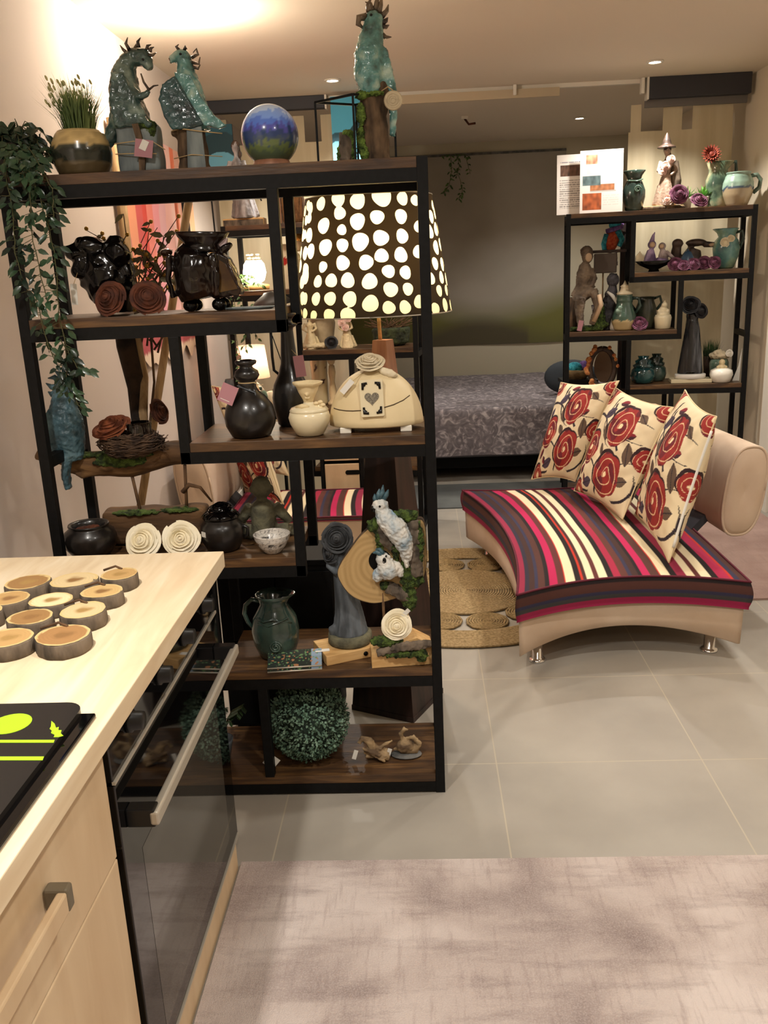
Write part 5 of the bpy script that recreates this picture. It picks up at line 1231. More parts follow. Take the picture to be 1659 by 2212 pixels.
t.part('rust_rose', rose(26, 9, (1, -.4, .3)).xf(Matrix.Translation((34, 40, 30))), M['rosebrown'])
# banner on the left wall
yb0, yb1, zb0, zb1 = 4.03, 5.35, 1.14, 2.2
t = Th('wall_hanging', 'pink and red striped painted cloth hanging on the left wall', 'wall hanging', loc=(XL+.012, (yb0+yb1)/2, zb0))
def ban(v, i):
    u = (v.y+(yb1-yb0)/2)/(yb1-yb0); w = v.z/(zb1-zb0); n = noise.noise(V((u*6, w*1.2, 4)))*.5+noise.noise(V((u*18, w*3, 7)))*.25
    cols = ['b0606a', 'd08a6a', 'b84a4a', 'c0392f', 'd7796f', 'd9909a', 'd3a4ac', 'dcaaa4', 'd9b0a8', 'e07a5a', 'dca898', 'e3b9a0', 'd9a27e']
    if w < .16+n*.12: return hx('a3434a') if w > .05 else hx('d8c0a8')
    if u > .8 and w < .4: return hx('9c8a72')
    return hx(cols[max(0, min(12, int((u*1.0+n*.06)*13)))])
t.part('cloth', MB().grid(lambda u, v: V((.004+.006*sin(u*13), (u-.5)*(yb1-yb0), v*(zb1-zb0)+(.02*sin(u*23)+.018*sin(u*41))*(1-v)**6)), 110, 60), M['canvascol'], paint=ban)
t.part('side_pole', MB().tube([(.02, -(yb1-yb0)/2-.03, .02), (.02, -(yb1-yb0)/2-.03, zb1-zb0)], .022, 10).noise(.003, 20), M['polewood'])
pa, pb_ = atY(409, 425, 3.25), atY(372, 660, 3.25); d = (pb_-pa); pf = pa+d*((0-pa.z)/d.z); pt = pa-d*.25
t = Th('leaning_pole', 'pale wooden pole leaning behind the nearest shelves left of the smoky vase', 'pole', loc=(pf.x, 3.25, 0))
t.part('pole', MB().tube([(0, 0, 0), (pt.x-pf.x, 0, pt.z)], [.016, .014], 10), M['polewood'])
t.part('knot', MB().ell((pa.x-pf.x, -.004, pa.z), (.018, .018, .02)), M['twig'])
# bundle of gold dried flowers on the left wall
p, k = bp(452, 1.5, 5.0)
t = Th('dried_flower_bundle', 'hanging bundle of golden dried flowers beside the third shelving unit', 'dried flowers', loc=(p.x, 5.0, 1.42), k=k)
rr = random.Random(8); a1, a2, a3 = MB(), MB(), MB()
for i in range(150):
    x = rr.uniform(-24, 24); z = rr.uniform(0, 60); a1.leaf((x*.5, rr.uniform(-8, 8), z+30), (rr.uniform(-.5, .5), -.2, -1 if i % 2 else .9), (0, -1, 0), rr.uniform(16, 44), rr.uniform(2, 5), .1, .1)
for i in range(40): a2.ell((rr.uniform(-28, 28), rr.uniform(-10, 8), rr.uniform(0, 120)), rr.uniform(2, 4.5), n=8, m=6)
for i in range(9): a3.ell((rr.uniform(-26, 30), -10, rr.uniform(-6, 70)), rr.uniform(4, 7), n=8, m=6)
t.part('golden_stems', a1, mat('golden_straw', 'a8792c', .6, c2='d9b25e', sc=40)); t.part('seed_heads', a2, M['twig']); t.part('pink_blooms', a3, M['rosepink'])
t.part('black_cord', MB().bar((-34, 0, -10), (-38, 0, 250), 14, 10).bar((24, 2, 0), (20, 2, 250), 3), M['black'])
# blue canvases hung in front of the left curtain
def bluep(v, i):
    n = noise.noise(V((v.x*5, v.z*3, 1.3)))*.06; z = v.z+n+.1*abs(v.x*2 % .5-.25)
    return hx('6aa9c4') if z < .09 else (hx('24424c') if z < .19 else (hx('2b5a6a') if v.z < .3 else hx('3f8fb0')))
for (x0, y0, x1, y1), lab, sc_ in (((398, 268, 501, 366), 'dark blue canvas with pale blue shapes behind the parrot with folded out wing', 1), ((721, 205, 806, 352), 'bright blue canvas with a dark slope behind the wire cage', 2)):
    a, b = atY(x0, y1, 5.86), atY(x1, y0, 5.86)
    w, h = b.x-a.x, b.z-a.z
    t = Th('blue_canvas', lab, 'painting', loc=((a.x+b.x)/2, 5.86, a.z), group=None)
    def pc(v, i, s=sc_, h=h):
        if s == 1: return bluep(v, i)
        e = v.z-(.16+.5*(v.x))-.02*sin(v.x*40)
        return hx('16414f') if 0 < e < .05 else (hx('4ba3c4') if e >= .05 else hx('6cb6cf'))
    t.part('canvas', MB().grid(lambda u, v: V(((u-.5)*w, -.012, v*h)), 50, 60), M['bluepaint'], paint=pc)
    t.part('stretcher', MB().box((0, 0, h/2), (w-.002, .02, h-.002)), M['bluegreyfab']); t.part('hanging_cord', MB().tube([(-w*.3, .0, h), (-w*.1, .04, 2.47-a.z)], .003, 5), M['twine'])
# black desk lamp
p, k = bp(612, 1.0, 4.75)
t = Th('desk_lamp', 'black jointed desk lamp with a wide dark shade, seen between second and third boards', 'desk lamp', loc=(p.x, 4.99, 0), k=k)
def q(px, py):
    a = atY(px, py, 4.99); return ((a.x-p.x)/k, 0, a.z/k)
t.part('arm', MB().tube([q(584, 705), q(588, 770), q(592, 800), q(602, 808)], 3.2, 8).tube([q(602, 808), q(612, 870), q(612, 950)], 3.4, 8).tube([q(582, 700), q(600, 690), q(596, 640)], 3, 8), M['black'])
t.part('spring', MB().tube([q(588, 725), q(612, 792)], 1.2, 6).tube([q(606, 690), q(628, 735)], 1.4, 6), M['black']); t.part('joint', MB().ell(q(610, 806), (8, 5, 8)).ell(q(590, 700), (7, 5, 7)), M['black'])
s0, s1 = V(q(596, 636)), V(q(572, 668))
t.part('shade', MB().lathe([(10, 34), (14, 30), (34, 20), (52, 0), (50, 0), (32, 18), (.1, 27)], 32).xf(Matrix.Translation(V(q(588, 664))) @ Matrix.Rotation(-.2, 4, 'Y')), mat('dark_shade', '2a2622', .5))
t.part('clamp', MB().box(q(602, 700), (20, 10, 12)), M['lampwood']); zf = 950
b_ = q(612, 950); t.part('pillar', MB().tube([b_, (b_[0], 0, 4)], 4, 8).lathe([(40, 0), (40, 5), (34, 8), (.1, 8)], 26, (b_[0], 0, 0)), M['black'])
# ================================================================== third shelving unit
def Y3(px): return 5.335-.118*(px-485)/412
def G(name, lab, cat, px, lv, dy=0, group=None, rz=0, dz=0): return Th(name, lab, cat, px, LV[lv]+dz, Y3(px)+dy, group, rz)
def lady(t, h, w, m, skin=None, lean=0, hair=None, dress='dress', k=1.0, seed=1):
    """standing figure in a long dress, h units tall"""
    f = MB().tube([(0, 0, 0), (0, 0, h*.12), (-lean*.3, 0, h*.38), (-lean*.6, 0, h*.55), (-lean, 0, h*.7), (-lean, 0, h*.79)], [w*.5, w*.44, w*.3, w*.2, w*.24, w*.09], 16, .8)
    for i in range(7): a = TAU*i/7; f.tube([(w*.44*cos(a), w*.36*sin(a), 2), (w*.28*cos(a)-lean*.3, w*.22*sin(a), h*.36)], [w*.09, w*.04], 6)
    for s in (-1, 1): f.tube([(-lean+s*w*.22, 0, h*.74), (-lean+s*w*.34, -w*.1, h*.58), (-lean+s*w*.12, -w*.26, h*.5)], [w*.09, w*.075, w*.05], 8)
    f.tube([(-lean, 0, h*.76), (-lean, 0, h*.86)], w*.075, 8).ell((-lean, 0, h*.91), (w*.13, w*.13, h*.085)).ell((-lean, -w*.12, h*.9), (w*.03, w*.04, w*.03))
    o = t.part(dress, fuse(f, max(.8, h*.013), 2).noise(w*.012, .3/max(1, w*.02), seed), m)
    if hair: t.part('hair', fuse(MB().ell((-lean, w*.03, h*.935), (w*.15, w*.15, h*.07)).tube([(-lean, w*.1, h*.93), (-lean+w*.1, w*.14, h*.82), (-lean+w*.1, w*.12, h*.72)], [w*.1, w*.1, w*.03], 8), max(.8, h*.014), 1).noise(w*.03, .2), hair)
    return o
t = G('wooden_block', 'rough wooden plank under the grey lady statue on top of the third unit', 'block', 530, 0, -.05); t.part('plank', MB().box((0, 0, 8), (88, 40, 16), bev=1), M['pinewood']); t.part('bark', MB().box((0, -20.5, 7), (86, 1, 12)), M['barkgrey']); ko = t.k
t = G('lady_statue', 'grey lady statue with dark hair on the plank, seen beside the blue globe', 'statue', 531, 0, -.05, dz=16*ko); lady(t, 158, 62, mat('pale_grey_clay', '5a5453', .6, c2='9b9698', sc=8, stretch=(3, 3, .5)), lean=10, hair=M['darkbrownclay'])
t.part('bead_chain', MB().tube([(30, -6, 66), (32, -8, 50), (38, -6, 34)], 1.6, 6), M['black'])
t = G('bark_vase', 'square brown bark covered vase behind the top left of the polka dot shade', 'vase', 636, 0); t.part('body', fuse(MB().box((0, 0, 36), (46, 40, 72), bev=4), 4, 1).noise(2, .2), mat('brown_bark', '4a3018', .8, c2='7d5a34', sc=30, stretch=(3, 3, .5), bump=.5)); t.part('dark_top', fuse(MB().ell((-8, -6, 76), (12, 10, 10)).tube([(-8, -18, 70), (-12, -20, 50)], [6, 3], 8), 2, 1), M['blackglaze'])
zmn = min(v.co.z for v in t.o.children[0].data.vertices); t.o.children[0].location.z = -zmn
t = G('small_box', 'narrow brown wooden box beside the bark covered vase', 'box', 600, 0); t.part('box', MB().box((0, 0, 30), (22, 26, 60), bev=1), M['lampwood2']); t.part('lid', MB().box((0, 0, 62), (24, 28, 4), bev=1), M['brown'])
t = G('shell_lamp', 'brightly glowing white shell lamp with beaded top on the second board of the third unit', 'lamp', 553, 1); t.part('driftwood_base', MB().tube([(-24, 0, 5), (0, -4, 8), (30, 0, 6)], [5, 8, 5], 8), M['pinewood'])
SHL = t.o.location.copy()+V((0, 0, 40*t.k)); kk = t.k
t.part('shell', MB().lathe([(8, 12), (20, 20), (25, 36), (22, 54), (16, 62), (14, 60), (.1, 56)], 26), M['glow'])
b_ = MB()
for i in range(46): a = TAU*i/46*3.1; r = 8+14*(i % 7)/7; b_.ell((r*cos(a), r*sin(a), 60+7*(i % 3)), 2.4, n=8, m=6)
t.part('beads', b_, M['creamglaze'])
t = G('painted_vase', 'cream vase with red painted flowers on the second board, left of the polka dot shade', 'vase', 616, 1)
def redfl(v, i): return hx('a3201c') if noise.noise(V((v.x*.06, v.y*.06, v.z*.05))) > .42 else hx('dcd0b4')
pf = [(18, 0)]+[(18+6*sin(PI*j/30), 2+90*j/30) for j in range(31)]+[(16, 90), (.1, 80)]
t.part('body', MB().lathe(pf, 40), M['paintedcol'], paint=redfl)
t = G('bust', 'small ochre bust with head tilted beside the painted vase', 'bust', 640, 1); t.part('figure', fuse(MB().tube([(0, 0, 0), (0, 0, 40), (2, 0, 62), (4, 0, 74)], [14, 12, 15, 6], 12).ell((10, -2, 92), (13, 12, 16)), 1.6, 2), M['cream']); t.part('curls', fuse(MB().ell((14, -2, 102), (14, 13, 10)).ell((4, 0, 98), (8, 8, 8)), 2, 0).noise(3, .25), M['gold'])
# ivy on the third unit
st_, lf = MB(), MB()
t = G('trailing_ivy', 'ivy trailing from the second board at the left end of the third unit', 'plant', 512, 1, -.02)
t.part('pot', MB().lathe([(12, 0), (16, 22), (14, 22), (.1, 18)], 18), M['whiteclay'])
for i, pts in enumerate(([(0, 0, 20), (14, -20, 34), (40, -30, 30), (62, -34, 10)], [(0, 0, 20), (10, -30, 12), (6, -64, -20), (2, -62, -90), (8, -60, -150), (4, -60, -190)], [(0, 0, 20), (20, -40, 10), (22, -64, -20), (26, -62, -80), (20, -60, -120)], [(0, 0, 22), (-6, -30, 10), (-10, -62, -30), (-14, -60, -100)], [(0, 0, 20), (20, -30, 26), (50, -64, -20), (44, -62, -100)])): vine(st_, lf, pts, 26, 13, 200+i, .7, 1.1)
t.part('stems', st_, M['stem']); t.part('leaves', lf, M['leaf2'])
# third board of that unit
t = G('cream_statue', 'cream couple statue at the left of the third board of the far unit', 'statue', 674, 2, -.06); lady(t, 72, 42, M['cream'], lean=2, seed=4); t.part('flower_base', fuse(MB().ell((0, -4, 6), (30, 18, 7)).ell((24, -10, 6), (9, 8, 7)), 2, 1).noise(2, .3), M['cream'])
t = G('stoneware_vase', 'tall sand coloured vase standing behind the cream couple statue', 'vase', 700, 2, .03); t.part('body', MB().lathe([(16, 0), (20, 4), (27, 50), (24, 62), (17, 68), (18, 72), (15, 72), (.1, 60)], 30, wob=lambda a, z: 1+.02*sin(9*a)), M['sand'])
t = G('dried_rose', 'small black rose lying on the third board of the far unit', 'rose', 717, 2, -.11); t.part('bloom', rose(13, 6, (0, -1, .5)), M['roseblack'])
t = G('lady_statue', 'cream lady statue with pink roses on her shoulders under the polka dot shade', 'statue', 752, 2, -.06); lady(t, 72, 40, M['cream'], lean=3, seed=6); t.part('roses', rose(8, 3, (0, -1, .3)).xf(Matrix.Translation((-10, -10, 46))).merge(rose(7, 4, (0, -1, .3)), Matrix.Translation((4, -10, 54))).merge(rose(7, 5, (0, -1, .3)), Matrix.Translation((-2, -12, 36))), M['rosepink'])
t = G('moss_planter', 'dark mossy planter with dry twigs seen under the polka dot shade at right', 'planter', 846, 2); t.part('planter', fuse(MB().lathe([(30, 0), (38, 6), (42, 36), (.1, 36)], 24), 3, 0).noise(2, .2), mat('mossy_planter', '23271a', .9, c2='3c4428', sc=30, bump=.8)); gw = MB(); rr = random.Random(4)
for i in range(60): gw.tube([(rr.uniform(-20, 20), rr.uniform(-10, 10), 34), (rr.uniform(-60, 50), rr.uniform(-20, 10), rr.uniform(40, 62))], .7, 4)
t.part('twigs', gw, M['twig']); zmn = min(v.co.z for v in t.o.children[0].data.vertices); t.o.children[0].location.z = -zmn
# fourth board of that unit
t = G('table_lamp', 'small lit table lamp with pale pink shade and white base on the far unit', 'table lamp', 552, 3, .0)
PKL = t.o.location.copy()+V((0, 0, 98*t.k)); 
t.part('base', MB().lathe([(16, 0), (24, 10), (26, 26), (14, 44), (5, 52), (5, 62), (.1, 62)], 28), M['whiteclay'])
msb, nt, b = newmat('pink_lampshade'); tl = nd(nt, 'ShaderNodeBsdfTranslucent'); tl.inputs['Color'].default_value = rgba('e8b296'); b.inputs['Base Color'].default_value = rgba('dcae98'); mx = nd(nt, 'ShaderNodeMixShader'); mx.inputs[0].default_value = .6
nt.links.new(b.outputs[0], mx.inputs[1]); nt.links.new(tl.outputs[0], mx.inputs[2]); nt.links.new(mx.outputs[0], nt.nodes['Material Output'].inputs['Surface'])
t.part('shade', MB().add([(r*cos(TAU*i/40), r*sin(TAU*i/40), z) for r, z in ((36, 60), (29, 128)) for i in range(40)], [(i, (i+1) % 40, 40+(i+1) % 40, 40+i) for i in range(40)]), msb)
t.part('bulb', MB().ell((0, 0, 96), 8), mat('small_bulb', 'ffe6bf', .5, emit=10))
t = G('green_teapot', 'small green glazed pot behind the gourd bottle', 'pot', 566, 3, -.1); t.part('body', MB().lathe([(10, 0), (20, 14), (18, 30), (8, 38), (.1, 40)], 24), M['greenglaze2']); t.part('knob', MB().ell((0, 0, 42), 4), M['greenglaze2'])
t = G('pillar_candle', 'ivory pillar candle beside the small green pot', 'candle', 592, 3, -.1); t.part('wax', MB().lathe([(13, 0), (13, 34), (10, 35), (.1, 32)], 22), M['rosecream']); t.part('wick', MB().tube([(0, 0, 32), (1, 0, 40)], .8, 5), M['black'])
t = G('painted_vase', 'cream cylinder vase with dark blossom painting behind the face lid jar', 'vase', 694, 3)
def bl_(v, i): return hx('4a2c26') if noise.noise(V((v.x*.1+3, v.y*.1, v.z*.07))) > .5 else hx('cbbd97')
t.part('body', MB().lathe([(15, 0)]+[(17+2.5*(j/30)**4, 2+96*j/30) for j in range(31)]+[(16, 98), (.1, 88)], 40), M['paintedcol'], paint=bl_)
t = G('cherub_candlestick', 'cream twisted candlestick with a cherub on top left of the dome container', 'candlestick', 721, 3, -.04); t.part('column', MB().lathe([(12, 0), (12, 5), (6, 12), (8, 30), (5, 50), (8, 70), (6, 84), (.1, 86)], 20), M['cream']); t.part('cherub', fuse(MB().ell((0, 0, 94), (8, 7, 10)).ell((2, -1, 106), 6).tube([(-8, 0, 96), (-14, -2, 102)], [4, 2], 6).tube([(8, 0, 96), (13, -2, 106)], [4, 2], 6), 1.2, 1), M['cream'])
t = G('round_vase', 'grey round vase half hidden behind the gourd bottle', 'vase', 506, 3, -.08); t.part('body', MB().lathe([(12, 0), (26, 20), (28, 36), (16, 56), (14, 62), (.1, 58)], 26), M['greystone2'])
# ================================================================== right shelving unit
def YR(px): return 5.765-.135*(px-1215)/420
def H(name, lab, cat, px, lv, dy=0, group=None, rz=-.122, dz=0): return Th(name, lab, cat, px, LV[lv]+dz, YR(px)+dy, group, rz)
def poster(w, h, spec):
    def fn(v, i):
        x, z = v.x/w+.5, 1-v.z/h
        for x0, y0, x1, y1, c, kind in spec:
            if x0 <= x <= x1 and y0 <= z <= y1:
                if kind == 'pic':
                    n = .6+.9*noise.noise(V((x*14, z*14, x0*9))); return tuple(max(0, q*(1+.8*n-.5)) for q in hx(c))
                if kind == 'text' and int((z-y0)/.018) % 2 == 0 and noise.noise(V((x*30, int((z-y0)/.018), 3))) > -.25: return hx(c)
                if kind == 'fill': return hx(c)
        return hx('e2dcd6')
    return fn
k = bp(1300, 1.8, 5.62)[1]
for px, w, h, lab, spec, dy in ((1234, 62, 122, 'white printed sheet with one small photo standing half behind the other at the right unit', [(.12, .12, .92, .15, '8a8490', 'text'), (.12, .17, .95, .36, '5d4234', 'pic'), (.1, .42, .95, .9, '9a948f', 'text')], -.085), (1298, 90, 128, 'larger white printed sheet with orange sunset photo standing on the right unit', [(.14, .07, .4, .22, 'd89b7a', 'pic'), (.16, .24, .38, .38, 'ecd6c8', 'fill'), (.5, .14, .7, .26, 'b5aea8', 'text'), (.06, .4, .48, .56, '5b6f72', 'pic'), (.24, .54, .8, .64, 'a56a44', 'pic'), (.24, .64, .84, .665, 'b5aea8', 'fill'), (.06, .68, .5, .95, 'a4532a', 'pic'), (.54, .72, .9, .9, 'd2ccc6', 'text')], -.115)):
    t = H('printed_sheet', lab, 'poster', px, 0, dy)
    ps = MB().grid(lambda u, v: V(((u-.5)*w, v*h*.07, v*h)), 90, 130)
    t.part('sheet', ps, M['print'], paint=poster(w, h, spec)); t.part('card_back', MB().add([(-w/2, .8, 0), (w/2, .8, 0), (w/2, .8+h*.07, h), (-w/2, .8+h*.07, h), (-w/2, .2, 0), (w/2, .2, 0), (w/2, .2+h*.07, h), (-w/2, .2+h*.07, h)], [(0, 3, 2, 1), (4, 5, 6, 7), (0, 1, 5, 4), (2, 3, 7, 6), (1, 2, 6, 5), (3, 0, 4, 7)], False), M['whitetag'])
t = H('glazed_vase', 'dark green glazed vase with spout and spiral right of the printed sheets', 'vase', 1368, 0, -.06)
t.part('body', MB().lathe([(14, 0), (18, 3), (24, 28), (24, 42), (18, 58), (14, 64), (16, 72), (20, 82), (19, 83), (13, 72), (.1, 60)], 32, wob=lambda a, z: 1+(.25*max(0, cos(a-2.6))**6+.2*max(0, cos(a))**6)*max(0, (z-70)/13)), M['greenglaze']); t.part('spiral', MB().tube([(5+(7-5*i/24)*cos(i*.45), -24, 44+(7-5*i/24)*sin(i*.45)) for i in range(25)], 1.5, 6).tube([(-14, -14, 62), (4, -19, 60), (16, -13, 64)], 1.8, 6), M['greenglaze2'])
t = H('wood_slice', 'flat pale wood slice under the fairy figure on top of the right unit', 'wood slice', 1428, 0, -.05); t.part('slice', MB().lathe([(46, 0), (48, 2), (47, 8), (.1, 8)], 36, sy=.5, wob=lambda a, z: 1+.06*sin(3*a)), M['woodtop']); t.part('bark', MB().lathe([(47, 0), (49.5, 2), (48.5, 7), (47, 7)], 36, sy=.5, wob=lambda a, z: 1+.06*sin(3*a)), M['bark']); ks = t.k
t = H('fairy_figure', 'tall clay witch figure with pointed hat and pink roses on the wood slice', 'figurine', 1435, 0, -.05, dz=8*ks)
lady(t, 122, 54, mat('peach_clay', '8d7562', .7, c2='bda390', sc=10, stretch=(2, 2, .6)), lean=-2, hair=M['darkbrownclay'], seed=3)
t.part('hat', fuse(MB().lathe([(.1, 116), (20, 116), (18, 120), (10, 123), (8, 132), (2, 146), (.1, 148)], 20), 1.6, 1), M['darkbrownclay']); t.part('roses', rose(9, 3, (0, -1, .2)).xf(Matrix.Translation((-2, -12, 70))).merge(rose(8, 5, (0, -1, .2)), Matrix.Translation((8, -12, 84))).merge(rose(8, 6, (0, -1, .3)), Matrix.Translation((-8, -10, 60))), M['rosepink']); t.part('cloak', fuse(MB().tube([(18, 2, 90), (22, 2, 50), (20, 0, 20)], [8, 12, 10], 10), 1.8, 1), M['witchcloth'])
for px, R, m, sd, ax, lab, dy in ((1441, 12, 'rosepink', 2, (-.2, -1, .5), 'blush rose lying left of the plum rose on the wood slice', -.1), (1465, 18, 'rosepurple', 4, (0, -1, .3), 'plum rose in front of the fairy figure on the wood slice', -.11), (1508, 17, 'rosepurple', 8, (.2, -.8, .7), 'plum rose in front of the white succulent pot on top of the right unit', -.11)):
    t = H('dried_rose', lab, 'rose', px, 0, dy, dz=(8*ks if px < 1500 else 0)); t.part('bloom', rose(R, sd, ax), M[m])
for px, lab, dy in ((1481, 'small succulent in a white pot behind the plum rose, nearer the fairy figure', .04), (1518, 'small succulent in a white pot beside the tall pitcher', .0)):
    t = H('potted_succulent', lab, 'potted plant', px, 0, dy); t.part('pot', MB().lathe([(10, 0), (12, 20), (13, 24), (11, 24), (.1, 20)], 22), M['whiteclay']); sl_ = MB()
    for i in range(26): a = i*2.4; e = .2+1.1*i/26; sl_.leaf((0, 0, 21), (cos(a)*cos(e), sin(a)*cos(e), sin(e)), (0, 0, 1), 22+6*(i % 2), 6, .25, -.1)
    t.part('leaves', sl_, mat('succulent_green', '5c9a3f', .5, c2='87bf5e', sc=20) if 'suc' not in M else M['suc'])
t = H('pitcher', 'tall green and sand glazed pitcher holding a rust dahlia on the right unit', 'pitcher', 1547, 0, .02)
t.part('body', MB().lathe([(22, 0), (24, 4), (21, 20), (24, 40), (25, 56), (20, 68), (19, 76), (24, 92), (22, 93), (16, 78), (.1, 70)], 32, wob=lambda a, z: 1+(.4*max(0, cos(a))**8*max(0, (z-78)/15) if z > 78 else 0)), mat('pitcher_glaze', '2e4034', .25, c2='a39a78', c3='5c6f58', sc=9, coat=.4)); t.part('handle', MB().tube([(20, 4, 88), (36, 6, 92), (38, 6, 74), (26, 6, 52)], 4, 8), M['greenglaze'])
dh = MB(); 
for ring_, (n, r, e) in enumerate(((8, 8, 1.1), (12, 14, .75), (16, 19, .4), (18, 22, .12))):
    for i in range(n): a = TAU*i/n+ring_*.3; dh.leaf((0, 0, 0), (cos(a)*cos(e), sin(a)*cos(e), sin(e)), (0, 0, 1), r, 7, .3, -.15)
t.part('dahlia', dh.ell((0, 0, 2), 7, n=10, m=6).xf(Matrix.Translation((-20, -18, 106)) @ Matrix.Rotation(1.25, 4, 'X')), M['dahlia']); t.part('dahlia_stem', MB().tube([(-20, -14, 104), (-6, -4, 80), (-2, 0, 60)], 2, 6), M['stem'])
t = H('mug_jug', 'round jug with green drip glaze over bare clay at the far right top', 'jug', 1591, 0, -.03)
def drip(v, i):
    e = v.z-(34+8*noise.noise(V((v.x*.06, v.y*.06, 1)))); return hx('a08f72') if e < 0 else (hx('3c4a58') if e < 5 else tuple(x*(1+.5*noise.noise(v*.1)) for x in hx('7d9484')))
pp = [(20, 0), (22, 2), (30, 22), (33, 36), (32, 48), (27, 60), (24, 64), (26, 68), (25, 69), (22, 64), (.1, 50)]; pf = []
for i in range(len(pp)-1):
    for j in range(5): pf.append((pp[i][0]+(pp[i+1][0]-pp[i][0])*j/5, pp[i][1]+(pp[i+1][1]-pp[i][1])*j/5))
t.part('body', MB().lathe(pf, 48), M['paintedcol'], paint=drip); t.part('handle', MB().tube([(24, 0, 60), (38, 0, 62), (46, 0, 52), (44, 0, 36), (32, 0, 26)], 4.5, 10), M['greenglaze2'])
# second board
t = H('doll_boat', 'black footed dish with two small dolls in mauve clothes on the right unit', 'figurine', 1412, 1, -.06)
t.part('dish', MB().lathe([(12, 0), (10, 5), (30, 14), (40, 22), (38, 23), (28, 17), (.1, 9)], 32, sy=.6), M['blackglaze'])
t.part('shell', MB().prism([(-38, 18), (-38, 34), (-30, 44), (-18, 22)], -3, 3), M['creamglaze'])
d = t.part('doll', fuse(MB().tube([(-10, 0, 16), (-8, 0, 34), (-8, 0, 46)], [15, 11, 7], 12).ell((-6, -3, 56), 9).tube([(-6, 0, 62), (-3, 0, 76), (0, 0, 82)], [6, 3, 1], 8).tube([(4, -8, 24), (22, -10, 22), (32, -8, 16)], [6, 5, 3], 8), 1.6, 1), M['purplefab'], label='doll with pointed mauve cap'); t.part('face', MB().ell((-6, -10, 56), (6, 4, 6)), M['flesh'], par=d)
d = t.part('doll', fuse(MB().tube([(20, 4, 16), (18, 4, 34), (18, 4, 44)], [13, 9, 6], 12).ell((16, 2, 52), 8).tube([(24, 0, 40), (36, -2, 30), (44, -4, 24)], [5, 4, 2], 8), 1.6, 1), mat('taupe_doll', '6a5a58', .8, c2='b0a3a0', sc=20), label='doll in grey brown clothes'); t.part('face', MB().ell((14, -5, 52), (5, 4, 5)), M['flesh'], par=d)
t = H('goblin_figure', 'dark brown crouching figure behind the steel blue cone on the right unit', 'figurine', 1492, 1, .03); t.part('body', fuse(MB().tube([(0, 0, 0), (0, 0, 26), (6, 0, 44)], [26, 22, 14], 12).tube([(-34, 0, 4), (-32, 0, 40), (-30, 0, 54)], [10, 11, 9], 10).ell((-30, -2, 56), (12, 11, 10)).ell((8, -2, 56), (22, 13, 8)).tube([(24, 0, 52), (46, -4, 50), (58, -4, 58)], [7, 6, 2], 8), 2.2, 2), M['darkbrownclay']); t.part('pale_hand', MB().ell((42, -8, 50), (9, 4, 4)), M['flesh'])
t = H('blue_cone', 'steel blue rounded cone standing between plum roses on the right unit', 'ornament', 1484, 1, -.07); t.part('cone', MB().lathe([(16, 0), (18, 4), (15, 22), (7, 38), (.1, 42)], 26), M['bluestone']); t.part('tip', MB().ell((0, 0, 42), 2.4), M['bluestone'])
for px, R, sd, ax, lab, dy in ((1458, 14, 1, (-.2, -1, .4), 'plum rose beside the black doll dish', -.1), (1476, 12, 21, (-.1, -1, .7), 'small plum rose left of the steel blue cone', -.125), (1497, 13, 22, (.2, -1, .5), 'plum rose right of the steel blue cone', -.12), (1520, 14, 23, (0, -1, .5), 'plum rose left of the last one before the green pitcher', -.08), (1541, 13, 24, (.2, -1, .4), 'plum rose touching the blue green pitcher on the second board', -.1)):
    t = H('dried_rose', lab, 'rose', px, 1, dy); t.part('bloom', rose(R, sd, ax), M['rosepurple'])
t = H('pitcher', 'blue green glazed pitcher with pale applied flowers beside the plum roses', 'pitcher', 1566, 1, -.0)
t.part('body', MB().lathe([(14, 0), (18, 3), (26, 26), (28, 42), (24, 58), (17, 66), (19, 74), (24, 82), (22, 83), (15, 72), (.1, 60)], 34, wob=lambda a, z: 1+(.3*max(0, cos(a-2.7))**6*max(0, (z-70)/13) if z > 70 else 0)), mat('seablue_glaze', '2c4c50', .25, c2='9ab08c', c3='5f8a84', sc=10, lo=.3, hi=.7, coat=.4)); t.part('handle', MB().tube([(18, 4, 74), (32, 6, 76), (36, 6, 60), (28, 6, 40)], 3.5, 8), M['greenglaze']); t.part('applied_flowers', rose(9, 2, (0, -1, .3)).xf(Matrix.Translation((-8, -22, 44))).merge(rose(7, 3, (0, -1, .3)), Matrix.Translation((4, -22, 54))), M['creamglaze'])
# third board
t = H('witch_figure', 'tall seated figure in taupe wrappings with long braid on a moss base', 'figurine', 1266, 2, -.02)
t.part('moss_base', fuse(MB().box((0, 0, 5), (68, 40, 9)).ell((30, -6, 12), (18, 14, 8)).tube([(30, 4, 8), (30, 4, 56)], [14, 6], 10), 2.4, 0).noise(2, .25), M['moss'])
t.part('seat_log', MB().tube([(-26, 6, 6), (-24, 6, 70)], [18, 15], 12).noise(1.5, .15), M['bark'])
f = MB().tube([(-16, 0, 70), (-10, 0, 92), (-6, 0, 118), (-4, 0, 136), (-2, 0, 142)], [19, 14, 16, 12, 6], 14).tube([(-10, -6, 74), (14, -18, 80), (22, -20, 50), (10, -20, 14)], [14, 11, 8, 6], 10).tube([(-18, -6, 70), (-14, -22, 66), (-16, -22, 40), (-12, -22, 10)], [14, 12, 9, 7], 10).tube([(8, 0, 128), (16, -6, 108), (8, -16, 92)], [7, 6, 4], 8).ell((0, -2, 154), (12, 11, 14)).ell((-2, 2, 164), (13, 12, 12)).ell((0, -2, 92), (18, 14, 6))
